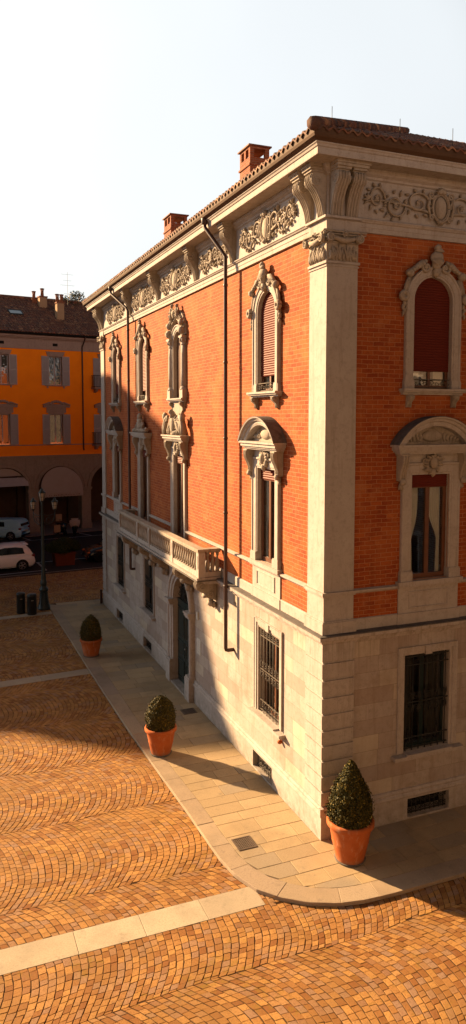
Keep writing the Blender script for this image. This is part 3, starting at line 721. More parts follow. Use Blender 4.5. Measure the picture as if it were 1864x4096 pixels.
# ---- corner pilasters
def pilaster(wl, parent):
    o = MB(); W = .72
    # L-shaped shaft around the corner
    o.box(0, W, 0, W, 4.46, 12.14)
    for z0, z1, e in ((4.45, 4.70, .05), (4.70, 4.73, .03), (5.25, 5.285, .03), (5.285, 5.345, .055), (12.02, 12.05, .02), (12.08, 12.13, .035)):
        o.box(-e, W + e, -e, W + e, z0, z1)
    for zj in (6.6, 8.9): o.box(-.0025, W + .002, -.0025, W + .002, zj, zj + .006)
    return o.build('corner_pilaster', 'stone', parent)
pil = pilaster(.72, pal)
def capital(hand, off=Vector((0, 0, 0))):
    """one face of the corner capital in the facade frame, x from 0 to .72"""
    o = MB(); o.smooth = False
    o.T = Matrix.Translation(off)
    o.b(.0, .72, -.05, .012, 12.14, 12.72)
    # abacus with concave front
    pts = [(-.13, 12.66), (-.05, 12.655), (.15, 12.63), (.36, 12.625), (.57, 12.63), (.77, 12.655), (.85, 12.66)]
    for zz, e, hh in ((12.70, .12, .022), (12.655, .09, .016)):
        o.tube([(p[0], -e + (.04 * math.sin(math.pi * (p[0] + .13) / .98)), zz) for p in pts], hh, 6)
    # garland swag
    o.tube([(x, -.06 - .03 * math.sin(math.pi * t), 12.60 - .07 * math.sin(math.pi * t)) for t, x in [(i / 8, .08 + .56 * i / 8) for i in range(9)]], [.035, .045, .05, .055, .06, .055, .05, .045, .035], 8)
    for cx, h in ((.03, 1), (.69, -1)):
        o.blob((cx, -.09, 12.57), (.085, .05, .09)); o.spiral((cx, 12.57), .088, 2.0, .02, .135, h, math.pi / 2)
    # centre flower
    for k in range(7):
        a = 2 * math.pi * k / 7; o.leaf((.36, 12.67), (.36 + .09 * math.cos(a), 12.67 + .085 * math.sin(a)), .028, .09)
    o.blob((.36, -.13, 12.67), (.03, .03, .03))
    # bell leaves
    for cx, h in ((.12, .3), (.27, .36), (.45, .36), (.60, .3)):
        for s_ in (-1, 0, 1): o.leaf((cx, 12.15), (cx + s_ * .075, 12.15 + h - .08 * abs(s_)), .03, .01, .05)
    for cx in (.06, .2, .36, .52, .66): o.leaf((cx, 12.14), (cx, 12.36), .03, .01, .045)
    for cx, h in ((.19, 1), (.53, -1)): o.spiral((cx, 12.36), .06, 1.3, .014, .03, h)
    o.tube([(.0, -.025, 12.505), (.72, -.025, 12.505)], .02, 6)
    return o
o = capital(1); o.build('capital', 'carved', pil)
def merged_left(mb_fn, *a):
    q = mb_fn(*a); T = Matrix.Rotation(ROT_L, 4, 'Z'); q.v = [tuple(T @ Vector(p)) for p in q.v]; return q
q = capital(1); q.v = [(p[0] - .72, p[1], p[2]) for p in q.v]; T = Matrix.Rotation(ROT_L, 4, 'Z'); q.v = [tuple(T @ Vector(p)) for p in q.v]; q.build('capital', 'carved', pil)
# far pilaster of the left facade
o = MB(); on_left(o)
o.b(-L_END, -L_END + .7, -.6, 0, 4.46, 12.14)
for z0, z1, e in ((4.45, 4.70, .05), (5.25, 5.285, .03), (5.285, 5.345, .055), (12.08, 12.13, .035)): o.b(-L_END - e, -L_END + .7 + e, -.6, e, z0, z1)
fp = o.build('end_pilaster', 'stone', pal)
q = capital(1); q.v = [(p[0] - L_END, p[1], p[2]) for p in q.v]; q.v = [tuple(T @ Vector(p)) for p in q.v]; q.build('capital', 'carved', fp)
# ---- entablature
mb = MB()
run(mb, [(-.07, 12.755), (-.0, 12.76), (.0, 12.85), (.012, 12.855), (.012, 12.94), (.04, 12.95), (.055, 12.975), (.075, 12.99), (.075, 13.01), (.02, 13.03), (-.01, 13.05)])
mb.build('architrave', 'stone', pal)
# blocks of the architrave over the corner pilaster
mb = MB(); mb.box(-.03, .73, -.03, .73, 12.715, 12.94); mb.box(-.1, .76, -.1, .76, 12.955, 13.0)
mb.build('architrave_block', 'stone', pal)
mb = MB(); on_left(mb); mb.b(-L_END - .03, -L_END + .73, -.1, .03, 12.715, 12.94); mb.build('architrave_block', 'stone', pal)
mb = MB(); run(mb, [(-.01, 13.04), (-.01, 13.83)]); mb.build('frieze', 'stone', pal)
mb = MB()
run(mb, [(-.01, 13.80), (.03, 13.82), (.04, 13.86), (.10, 13.90), (.12, 13.955), (.12, 13.995), (.50, 14.0), (.505, 13.985), (.51, 14.0), (.51, 14.12), (.53, 14.125), (.545, 14.16), (.57, 14.18), (.57, 14.2), (-.3, 14.2)])
mb.build('cornice', 'stone', pal)
# ---- gutter and eaves board
mb = MB()
run(mb, [(.45, 14.195), (.58, 14.2), (.60, 14.215), (.655, 14.25), (.675, 14.30), (.68, 14.40), (.695, 14.405), (.695, 14.425), (.67, 14.43), (.66, 14.3), (.5, 14.3)])
mb.build('gutter', 'gutter', pal)

# ---- brackets
def make_bracket(wd=.27):
    o = MB()
    P = [(-.01, 12.99), (.03, 12.99), (.045, 13.08), (.07, 13.22), (.12, 13.36), (.20, 13.50), (.29, 13.60), (.335, 13.68), (.34, 13.75), (.315, 13.80), (.30, 13.82), (.30, 13.84), (-.01, 13.84)]
    h = wd / 2
    o.prism([(-d, z) for d, z in P], 'x', -h, h)
    # raised ribs on the front
    front = P[1:10]
    for x in (-.095, -.03, .03, .095):
        o.tube([(x, -d - .004, z) for d, z in front], .022, 6)
    for s_ in (-1, 1):
        T0 = Matrix.Translation((s_ * h, 0, 0)) @ Matrix.Rotation(R(90), 4, 'Z')
        o2 = MB(); o2.T = T0
        pts = []; rr = []
        for i in range(22):
            t = i / 21; a = math.pi * .9 + t * 1.5 * 2 * math.pi; q_ = .115 * (1 - .85 * t); pts.append((-.22 + q_ * math.cos(a), 0, 13.68 + q_ * math.sin(a))); rr.append(.02)
        o2.tube(pts, rr, 5); o2.blob((-.22, 0, 13.68), (.03, .025, .03))
        o.v and None
        n = len(o.v); o.v += o2.v; o.f += [tuple(i + n for i in f) for f in o2.f]; o.sm += o2.sm
    # abacus
    o.b(-h - .02, h + .02, 0, .35, 13.84, 13.885); o.b(-h - .045, h + .045, 0, .385, 13.885, 13.94); o.b(-h - .065, h + .065, 0, .41, 13.94, 13.998)
    return o.build('bracket', 'carved', pal)
br = make_bracket(); br.location = (.19, 0, 0)
for x in (.55, 4.95, 7.9): c = copy_tree(br, pal); c.location = (x, 0, 0)
for s_ in (.19, .72, 4.93, 7.82, 11.8, 15.68, 20.9, 21.3):
    c = copy_tree(br, pal); c.location = (0, s_, 0); c.rotation_euler = (0, 0, ROT_L)

# ---- frieze relief panels
def scroll_branch(o, x0, z0, hand, w_, hgt):
    """acanthus rinceau: alternating leafy spirals growing outwards from (x0, z0)"""
    rs_ = [.20, .165, .13] if w_ > .9 else [.17, .12]
    tot = sum(rs_) * 2; x = x0; zc = 13.41; up = 1
    stem = [(x0, -.03, z0)]
    for r in rs_:
        r *= w_ / tot; cx = x + hand * r; cz = zc + up * .05; rz = min(.25, r * 1.25)
        pts = []; rr = []
        n = 24
        for i in range(n):
            t = i / (n - 1); a = (math.pi if hand > 0 else 0) - hand * up * t * 1.7 * math.pi * 2 * .8; q = (1 - .82 * t)
            pts.append((cx + r * q * math.cos(a), -.035 - .02 * t, cz + rz * q * math.sin(a))); rr.append(.026 * (1 - .4 * t))
        o.tube(pts, rr, 6, 1.3)
        for k in range(5):      # rosette
            a = 2 * math.pi * k / 5; o.leaf((cx, cz), (cx + .062 * math.cos(a), cz + .062 * math.sin(a)), .022, .04)
        for k in range(9):
            a = 2 * math.pi * k / 9 + .3; ex, ez = cx + r * .95 * math.cos(a), cz + rz * .95 * math.sin(a); L_ = .105 if k % 2 else .08
            tx = -math.sin(a) * hand * up; o.leaf((ex, ez), (ex + math.cos(a) * L_ * .8 + tx * -.05, min(13.80, max(13.07, ez + math.sin(a) * L_ + math.cos(a) * .05))), .030, .012, .05, bend=.3)
        x += hand * 2 * r; up = -up
        stem.append((x, -.03, zc + up * .02))
    o.tube(stem, [.03 - .004 * i for i in range(len(stem))], 6, 1.2)
    for k in range(5):
        a = R(-40 + 40 * k); o.leaf((x, zc), (x + hand * .13 * math.cos(a), zc + .15 * math.sin(a)), .028, .01, .05)
def make_relief(half, cart=True, name='relief_panel'):
    o = MB(); zc = 13.42
    # raised field border
    if cart:
        o.blob((0, -.04, zc), (.155, .06, .235), 16, 10)
        ring = [(.215 * math.cos(a), -.055, zc + .30 * math.sin(a)) for a in [2 * math.pi * i / 28 for i in range(29)]]
        o.tube(ring, .026, 6, 1.4); o.tube([(p[0] * .86, -.05, zc + (p[2] - zc) * .87) for p in ring], .014, 6, 1.4)
        for s_ in (-1, 1):
            o.spiral((s_ * .25, zc + .24), .08, 1.5, .026, .06, s_, 0); o.spiral((s_ * .23, zc - .22), .07, 1.5, .024, .06, -s_, 0)
            o.tube([(s_ * .29, -.05, zc + .2), (s_ * .33, -.05, zc), (s_ * .27, -.05, zc - .2)], [.022, .034, .022], 6, 1.3)
        # crown of leaves on top and shell below
        for k in range(7):
            a = R(20 + 140 * k / 6); o.leaf((0, zc + .28), (.15 * math.cos(a), zc + .28 + .14 * math.sin(a)), .036, .05, .07)
        o.blob((0, -.09, zc + .33), (.05, .05, .05)); o.blob((-.08, -.07, zc + .31), (.04, .04, .04)); o.blob((.08, -.07, zc + .31), (.04, .04, .04))
        for k in range(5):
            a = R(-150 + 30 * k); o.leaf((0, zc - .26), (.12 * math.cos(a), zc - .26 + .11 * math.sin(a)), .032, .04, .06)
        for s_ in (-1, 1): scroll_branch(o, s_ * .26, zc - .12, s_, half - .42, .5)
    else:
        for s_ in (-1, 1): scroll_branch(o, s_ * .05, zc - .1, s_, half - .2, .5)
        for k in range(9):
            a = R(10 + 160 * k / 8); o.leaf((0, zc - .1), (.16 * math.cos(a), zc - .1 + .3 * math.sin(a)), .036, .04, .06)
        o.blob((0, -.07, zc - .1), (.07, .06, .07))
    return o.build(name, 'carved', pal)
rp = make_relief(1.95); rp.location = (2.72, 0, 0)
c = copy_tree(rp, pal); c.location = (6.4, 0, 0)
rl = make_relief(1.6); rl.location = (0, 2.86, 0); rl.rotation_euler = (0, 0, ROT_L)
for s_ in (9.9, 13.82, 18.3): c = copy_tree(rl, pal); c.location = (0, s_, 0)
rs = make_relief(1.15, False); rs.location = (0, 6.4, 0); rs.rotation_euler = (0, 0, ROT_L)

# ---- upper arched windows
def casing(o, path, w_out, dfront=.05, depth=-.14):
    o.sweep(path, [(0, depth), (0, dfront), (.035, dfront), (.05, dfront + .02), (w_out - .07, dfront + .02), (w_out - .05, dfront + .045), (w_out - .015, dfront + .045), (w_out, dfront + .02), (w_out, BR - .02)])
def arched_window(hw=.5, z0=9.6, zs=11.48, kind='crest'):
    p = empty('arched_window', parent=pal)
    o = MB(); wo_ = .22
    path = [(hw, z0)] + [(hw, z0 + (zs - z0) * t) for t in (.5,)] + arc(0, zs, hw, 0, 180, 18) + [(-hw, z0)]
    casing(o, path[::-1], wo_)
    for s_ in (-1, 1):
        x0, x1 = sorted((s_ * (hw - .012), s_ * (hw + wo_ + .02))); o.b(x0, x1, -.28, .085, z0, z0 + .17); x0, x1 = sorted((s_ * (hw - .006), s_ * (hw + wo_ + .01))); o.b(x0, x1, -.27, .075, z0 + .17, z0 + .2)
    o.build('casing', 'stone', p)
    # sill
    o = MB(); sw = hw + wo_ + .11
    o.b(-sw, sw, -.29, .20, z0 - .05, z0 - .003); o.b(-sw + .02, sw - .02, -.05, .165, z0 - .085, z0 - .052); o.b(-sw + .05, sw - .05, -.05, .1, z0 - .13, z0 - .087)
    sill = o.build('sill', 'stone', p)
    o = MB()
    for s_ in (-1, 1):
        cx = s_ * (hw + .09)
        P = [(-.07, z0 - .13), (.15, z0 - .13), (.165, z0 - .17), (.15, z0 - .22), (.10, z0 - .255), (.06, z0 - .30), (.045, z0 - .40), (-.07, z0 - .40)]
        o.prism([(-d, z) for d, z in P], 'x', cx - .06, cx + .06)
        for dx in (-.035, 0, .035): o.tube([(cx + dx, -d - .003, z) for d, z in P[1:7]], .016, 5)
        o.blob((cx, -.11, z0 - .18), (.085, .06, .055)); o.b(cx - .1, cx + .1, -.05, .17, z0 - .14, z0 - .128)
        o.build('sill_bracket', 'carved', p); o = MB()
    # blind, wooden window, glass
    o = MB(); yb = -.2; zb = 9.98; top = zs + hw
    z = zb
    while z < top:
        z1 = min(z + .055, top); half = hw if z < zs else math.sqrt(max(0.0, hw * hw - (z - zs) ** 2))
        if half > .02: o.add([(-half, .065, z), (half, .065, z), (half, .053, z + .028), (-half, .053, z + .028), (half, .065, z1), (-half, .065, z1)], [(0, 1, 2, 3), (3, 2, 4, 5)])
        z = z1
    if kind != 'column': o.build('roller_blind', 'blind', p)
    o = MB()
    for x0, x1 in ((-hw, -hw + .07), (hw - .07, hw), (-.035, .035)): o.b(x0, x1, -.12, -.075, z0, zs + (hw * .8 if x0 == -.035 else 0))
    o.b(-hw, hw, -.121, -.074, z0, z0 + .08); o.build('sash', 'wood', p)
    o = MB(); gp = [(hw, z0)] + arc(0, zs, hw, 0, 180, 12) + [(-hw, z0)]; o.add([(x, .10, z) for x, z in gp], [tuple(range(len(gp)))]); o.build('glass', 'glass', p)
    o = MB()
    for s_ in (-1, 1):
        n = 14; vs = []; xs_ = [s_ * (hw - .02 - i * (.3 / n)) for i in range(n + 1)]
        for z in (z0 + .03, top - .1): vs += [(x, .19 + .02 * math.sin(i * 2.1), z) for i, x in enumerate(xs_)]
        o.add(vs, [(i, i + 1, n + 2 + i, n + 1 + i) for i in range(n)])
    o.build('curtain', 'curtain', p)
    # little iron railing
    o = MB()
    if kind != 'column':
        o.tube([(-hw + .02, -.02, z0 + .2), (0, -.06, z0 + .2), (hw - .02, -.02, z0 + .2)], .011, 5); o.tube([(-hw + .02, -.0, z0 + .03), (hw - .02, -.0, z0 + .03)], .01, 5)
        for i in range(7): o.spiral((-hw + .1 + i * (2 * hw - .2) / 6, z0 + .115), .055, 1.2, .008, .03, 1 if i % 2 else -1)
        o.build('window_railing', 'iron_lit', p)
    if kind == 'crest':
        o = MB(); zt = zs + hw
        # crest: knob, shell and tapering stem
        o.blob((0, -.15, zt + .60), (.075, .07, .075), rough=.3); o.blob((.03, -.15, zt + .545), (.11, .07, .05), rough=.4)
        o.blob((0, -.12, zt + .40), (.16, .10, .13), 14, 9, rough=.15); o.blob((0, -.12, zt + .27), (.12, .09, .13), rough=.1)
        for k in range(7): a = R(35 + 110 * k / 6); o.leaf((0, zt + .20), (.2 * math.cos(a), zt + .22 + .26 * math.sin(a)), .04, .12, .09)
        o.blob((0, -.1, zt + .10), (.09, .08, .12), rough=.3); o.leaf((0, zt + .16), (0, zt - .03), .06, .08, .08)
        for s_ in (-1, 1):
            o.spiral((s_ * .25, zt + .19), .125, 1.5, .042, .10, -s_, R(90)); o.blob((s_ * .25, -.08, zt + .19), (.05, .05, .05))
            o.tube([(s_ * .30, -.09, zt + .30), (s_ * .38, -.1, zt + .26), (s_ * .50, -.1, zt + .17), (s_ * .62, -.1, zt + .10)], [.05, .07, .06, .045], 8)
            for k in range(5): o.blob((s_ * (.34 + .06 * k), -.13, zt + .25 - .035 * k), (.05, .045, .045), rough=.5)
            o.blob((s_ * .68, -.12, zt + .04), (.095, .09, .085), 12, 8, rough=.15)
            o.tube([(s_ * .66, -.07, zt - .02), (s_ * .735, -.07, zt - .22), (s_ * .765, -.07, zt - .36)], [.04, .045, .04], 6)
            o.tube([(s_ * .62, -.06, zt - .02), (s_ * .69, -.06, zt - .22), (s_ * .72, -.06, zt - .36)], [.03, .03, .03], 6)
            # ring volute at the springing
            T0 = o.T; cx, cz = s_ * .81, zt - .44
            rg = [(cx + .075 * math.cos(a), -.12, cz + .075 * math.sin(a)) for a in [2 * math.pi * i / 16 for i in range(17)]]; o.tube(rg, .05, 8, 1.3, False); o.blob((cx, -.1, cz), (.04, .04, .04))
            for k in range(4): o.leaf((s_ * (.77 + .02 * (k % 2)), zt - .53 - .07 * k), (s_ * (.755 + .05 * (k % 2)), zt - .66 - .07 * k), .04 - .005 * k, .04, .05)
        o.build('crest_ornament', 'carved', p)
    return p
w2 = arched_window(); w2.location = (2.64, .06, 0)
for x in (5.9, 9.1): c = copy_tree(w2, pal); c.location = (x, .06, 0)
for s_ in (2.93, 14.07, 18.45): c = copy_tree(w2, pal); c.location = (.06, s_, 0); c.rotation_euler = (0, 0, ROT_L)

# statue: seated/leaning cherub built as one lofted body
def figure(o, base, h, lean=0, turn=0, seed=0):
    """small carved putto, about h high, feet at base (x,d,z)"""
    x, d, z = base; r = random.Random(seed); k = h
    def P(a, b2, c): return (x + (a + lean * c) * k, -(d + b2 * k), z + c * k)
    spine = [P(0, .0, .30), P(.01, .02, .42), P(.0, .03, .55), P(.0, .02, .68), P(0, .02, .76), P(0, .02, .80)]
    o.tube(spine, [.13 * k, .145 * k, .15 * k, .16 * k, .08 * k, .06 * k], 10)
    o.blob(P(0, .05, .89), (.095 * k, .10 * k, .12 * k), 12, 9, .08); o.blob(P(0, .0, .93), (.105 * k, .10 * k, .09 * k), 10, 7, .5)
    for s_ in (-1, 1):
        bend = r.uniform(.1, .2)
        o.tube([P(s_ * .15, .02, .70), P(s_ * (.22 + bend * .3), .06, .56), P(s_ * (.14 + bend * .6), .16, .46)], [.06 * k, .05 * k, .035 * k], 7); o.blob(P(s_ * (.14 + bend * .6), .17, .45), (.04 * k,) * 3)
        o.tube([P(s_ * .07, .02, .33), P(s_ * .12, .17, .26), P(s_ * .13, .12, .12), P(s_ * .13, .1, .0)], [.095 * k, .075 * k, .055 * k, .04 * k], 7)
        o.blob(P(s_ * .13, .15, .01), (.04 * k, .07 * k, .03 * k))
    o.tube([P(-.16, .06, .68), P(0, .15, .45), P(.15, .1, .25), P(.2, .02, .05)], [.03 * k, .06 * k, .06 * k, .04 * k], 6)
# central upper window: columns, pointed head and figures
def column_window():
    p = arched_window(.46, 9.6, 11.3, 'column'); p.name = 'column_window'
    o = MB()
    for s_ in (-1, 1):
        cx = s_ * .66
        o.b(cx - .15, cx + .15, -.07, .16, 9.6, 9.86); o.lathe([(.15, 0), (.15, .03), (.125, .05), (.135, .08), (.115, .1)], (cx, -.035, 9.86), 16)
        o.lathe([(.113, 0), (.115, .5), (.11, 1.0), (.10, 1.32)], (cx, -.035, 9.95), 16)
        o.lathe([(.105, 0), (.12, .03), (.10, .05), (.11, .09), (.15, .2), (.165, .24)], (cx, -.035, 11.26), 12); o.b(cx - .17, cx + .17, -.07, .18, 11.5, 11.56)
        for k in range(8): a = 2 * math.pi * k / 8; o.blob((cx + .13 * math.cos(a), -.035 + .13 * math.sin(a), 11.42), (.035, .035, .06))
        o.build('half_column', 'stone', p); o = MB()
    o = MB()
    # pointed hood with shoulders
    hood = [(.66, 11.56), (.60, 11.85), (.45, 12.08), (.22, 12.2), (0, 12.26), (-.22, 12.2), (-.45, 12.08), (-.60, 11.85), (-.66, 11.56)]
    o.sweep(hood, [(-.22, -.05), (-.20, .06), (-.1, .09), (.04, .11), (.10, .13), (.12, .09), (.12, -.08)])
    for s_ in (-1, 1):
        o.blob((s_ * .68, -.12, 11.72), (.13, .13, .13), rough=.3); o.blob((s_ * .64, -.12, 11.98), (.11, .11, .12), rough=.4)
        for k in range(3): o.leaf((s_ * .68, 11.6 + .15 * k), (s_ * .83, 11.7 + .17 * k), .05, .08)
        for k in range(4): o.leaf((s_ * (.5 - .1 * k), 12.0 + .05 * k), (s_ * (.58 - .1 * k), 12.2 + .05 * k), .05, .12)
    o.build('pointed_hood', 'carved', p)
    o = MB(); figure(o, (-.30, .14, 12.14), .50, .15, seed=2); figure(o, (.30, .12, 12.12), .48, -.2, seed=5)
    o.blob((0, -.16, 12.3), (.14, .09, .14), rough=.3); o.build('putto_figures', 'carved', p)
    o = MB(); P = [(.70, 9.47), (.62, 9.30), (.5, 9.2), (.3, 9.1), (.12, 9.0), (0, 8.9), (-.12, 9.0), (-.3, 9.1), (-.5, 9.2), (-.66, 9.30), (-.74, 9.47)]
    o.prism(P, 'y', -.06, .07)
    o.build('apron', 'carved', p); o = MB()
    for i in range(9): x = -.38 + .095 * i; o.b(x - .03, x + .03, -.10, -.08, 9.62, 11.6)
    o.b(-.45, .45, -.115, -.095, 9.61, 11.7)
    o.build('timber_shutter', 'wood', p)
    return p
c = column_window(); c.location = (.06, 9.77, 0); c.rotation_euler = (0, 0, ROT_L)

# ---- first floor windows
def lower_window(zb=5.43, head='arc'):
    p = empty('pedimented_window', parent=pal); hw = .5; zt = 7.74
    o = MB(); casing(o, [(-hw, zb), (-hw, zt), (hw, zt), (hw, zb)], .27, .04)
    for s_ in (-1, 1):
        x0, x1 = sorted((s_ * (hw - .015), s_ * (hw + .295))); o.b(x0, x1, -.28, .10, zb - .01, zb + .18); x0, x1 = sorted((s_ * (hw - .008), s_ * (hw + .285))); o.b(x0, x1, -.27, .092, zb + .18, zb + .21)
    o.b(-.80, .80, BR - .02, .03, zt + .27, 8.22)
    o.build('casing', 'stone', p)
    if zb > 5:
        o = MB(); o.b(-.86, .86, -.29, .13, zb - .12, zb - .012); o.b(-.84, .84, -.05, .09, zb - .16, zb - .122)
        o.b(-.80, .80, -.09, .03, 4.70, zb - .162); o.b(-.83, .83, -.09, .06, 4.462, 4.70)
        o.sweep([(-.52, 4.80), (-.52, 5.17), (.52, 5.17), (.52, 4.80)], [(-.03, .032), (-.02, .05), (.0, .05), (.012, .032)], True)
        o.build('sill_panel', 'stone', p)
    else:
        o = MB(); o.b(-.5, .5, -.4, .05, zb - .1, zb); o.build('door_step', 'stone', p)
    # cornice
    o = MB(); CW = 1.03
    for z0, z1, e in ((8.20, 8.235, -.10), (8.237, 8.275, -.06), (8.277, 8.35, -.02), (8.352, 8.40, .02)):
        o.b(-CW - e, CW + e, -.09, .30 + e, z0, z1)
    if head == 'arc':
        rad = 1.22; cz = 8.40 - (rad - .60) 
        a0 = math.degrees(math.asin((8.40 - cz) / rad)); path = arc(0, cz, rad, a0, 180 - a0, 22)[::-1]
        o.sweep(path, [(-.20, -.09), (-.20, .22), (-.15, .24), (-.11, .24), (-.09, .28), (-.045, .30), (-.03, .34), (0, .35)])
        o.build('cornice_hood', 'stone', p)
        o2 = MB(); o2.sweep(path, [(.001, .35), (.012, .35), (.012, -.09)]); o2.build('hood_top', 'dark_stone', p)
        o = MB(); pth = [(x, z) for x, z in arc(0, cz, rad - .17, a0 + 3, 177 - a0, 16)]
        o.prism([(x * .97, z) for x, z in pth], 'y', -.035, .05)
        o.blob((0, -.04, 8.58), (.28, .07, .13), 14, 8)
        for s_ in (-1, 1):
            o.spiral((s_ * .34, 8.55), .07, 1.4, .02, .05, s_); 
            for k in range(5): o.leaf((s_ * (.32 + .08 * k), 8.45), (s_ * (.40 + .09 * k), 8.66 - .04 * k), .035, .02, .05, bend=.3 * s_)
        for k in range(7): a = R(30 + 20 * k); o.leaf((0, 8.66), (.16 * math.cos(a), 8.66 + .1 * math.sin(a)), .03, .03)
        o.build('tympanum_relief', 'carved', p)
    else:
        o.build('cornice_hood', 'stone', p)
        o = MB()
        if head == 'eagle':
            for s_ in (-1, 1):
                o.tube([(s_ * 1.0, -.2, 8.42), (s_ * .98, -.2, 8.66), (s_ * .82, -.2, 8.9), (s_ * .6, -.2, 9.02)], [.09, .1, .09, .05], 8)
                o.tube([(s_ * .88, -.24, 8.42), (s_ * .85, -.24, 8.62), (s_ * .7, -.24, 8.84)], [.06, .06, .05], 8)
                o.spiral((s_ * .6, 8.92), .1, 1.3, .045, .24, -s_); o.blob((s_ * .92, -.2, 8.98), (.1, .1, .16), rough=.4)
                figure(o, (s_ * .45, .16, 8.41), .48, -s_ * .2, seed=8 + s_)
                for k in range(6): o.leaf((s_ * .18, 8.85), (s_ * (.30 + .1 * k), 9.05 - .13 * k), .06, .16, .08)
            o.blob((0, -.2, 8.75), (.2, .12, .33), 14, 10, .1); o.tube([(0, -.2, 9.0), (.03, -.26, 9.13), (-.02, -.33, 9.2)], [.12, .09, .05], 8); o.blob((-.0, -.28, 9.15), (.09, .1, .09), rough=.3)
            o.blob((0, -.16, 8.5), (.3, .12, .12), rough=.5)
        else:
            figure(o, (-.42, .14, 8.41), .52, .25, seed=3); figure(o, (.40, .14, 8.41), .50, -.3, seed=4)
            o.blob((0, -.16, 8.7), (.22, .12, .28), rough=.3); o.blob((0, -.18, 9.0), (.14, .1, .12), rough=.4)
            for k in range(8): o.blob((-.8 + .23 * k, -.17, 8.47 + .03 * (k % 2)), (.12, .1, .09), rough=.6)
        o.build('sculpture_group', 'carved', p)
    # consoles
    o = MB()
    for s_ in (-1, 1):
        cx = s_ * .80
        P = [(-.07, 8.20), (.22, 8.20), (.25, 8.12), (.235, 8.0), (.17, 7.88), (.12, 7.75), (.12, 7.66), (.07, 7.62), (-.07, 7.62)]
        o.prism([(-d, z) for d, z in P], 'x', cx - .085, cx + .085)
        for dx in (-.06, 0, .06): o.tube([(cx + dx, -d - .003, z) for d, z in P[1:8]], .02, 6)
        o.blob((cx, -.13, 7.60), (.075, .06, .075), rough=.3)
        for k in range(3): o.leaf((cx, 7.60 - .05 * k), (cx + .05 * (k - 1), 7.42 - .03 * (k == 1)), .035, .04, .05)
        o.b(cx - .11, cx + .11, -.05, .25, 8.165, 8.199)
        o.build('console', 'carved', p); o = MB()
    # mask and foliage over the lintel
    o = MB(); zc = 7.98
    o.blob((0, -.12, zc + .02), (.10, .09, .14), 12, 9, .12); o.blob((0, -.15, zc + .02), (.025, .05, .035))
    for k in range(16):
        a = 2 * math.pi * k / 16; o.leaf((.09 * math.cos(a), zc + .11 * math.sin(a)), ((.25 + .05 * (k % 2)) * math.cos(a), zc + (.2 + .04 * (k % 2)) * math.sin(a)), .042, .06, .07, bend=.3)
    for s_ in (-1, 1): o.spiral((s_ * .2, zc + .07), .07, 1.4, .026, .09, s_); o.blob((s_ * .14, -.1, zc - .1), (.05, .05, .06), rough=.4)
    o.leaf((0, zc - .1), (0, zc - .30), .07, .07, .07)
    o.build('mask_relief', 'carved', p)
    # blind box, sash, glass, curtains
    o = MB()
    for i in range(5): z = 7.46 + .056 * i; o.add([(-hw, .065, z), (hw, .065, z), (hw, .053, z + .03), (-hw, .053, z + .03), (hw, .065, z + .056), (-hw, .065, z + .056)], [(0, 1, 2, 3), (3, 2, 4, 5)])
    o.build('roller_blind', 'blind', p)
    o = MB()
    for x0, x1 in ((-hw, -hw + .075), (hw - .075, hw), (-.05, .05)): o.b(x0, x1, -.13, -.075, zb, 7.5)
    o.b(-hw, hw, -.128, -.077, zb, zb + (.10 if zb > 5 else .55)); o.b(-hw, hw, -.128, -.077, 7.44, 7.5)
    o.build('sash', 'wood', p)
    o = MB(); o.add([(-hw, .11, zb), (hw, .11, zb), (hw, .11, 7.74), (-hw, .11, 7.74)], [(0, 1, 2, 3)]); o.build('glass', 'glass', p)
    o = MB()
    for s_ in (-1, 1):
        n = 22; rows_ = 16; vs = []
        for j in range(rows_):
            t = j / (rows_ - 1); z = 7.48 - t * (7.48 - zb - .05)
            wd = .34 - .24 * math.exp(-((t - .62) / .2) ** 2) if s_ > 0 else .24 - .16 * math.exp(-((t - .66) / .22) ** 2)
            if t > .62: wd = .10 + .06 * (t - .62)
            for i in range(n):
                u = i / (n - 1); xx = hw - .07 - u * wd; vs.append((s_ * xx, .19 + .016 * math.sin(u * 30 + .6 * s_), z))
        o.add(vs, [(j * n + i, j * n + i + 1, (j + 1) * n + i + 1, (j + 1) * n + i) for j in range(rows_ - 1) for i in range(n - 1)])
    for k in range(len(o.sm)): o.sm[k] = True
    o.build('curtain', 'curtain', p)
    return p
lw = lower_window(); lw.location = (2.67, .06, 0)
for x in (5.9, 9.1): c = copy_tree(lw, pal); c.location = (x, .06, 0)
for s_ in (2.93, 18.45): c = copy_tree(lw, pal); c.location = (.06, s_, 0); c.rotation_euler = (0, 0, ROT_L)
c = lower_window(4.55, 'eagle'); c.location = (.06, 9.77, 0); c.rotation_euler = (0, 0, ROT_L); c['label'] = 'balcony door crowned by a big carved shield and bird'
c = lower_window(4.55, 'group'); c.location = (.06, 14.07, 0); c.rotation_euler = (0, 0, ROT_L); c['label'] = 'balcony door crowned by a carved group of figures'

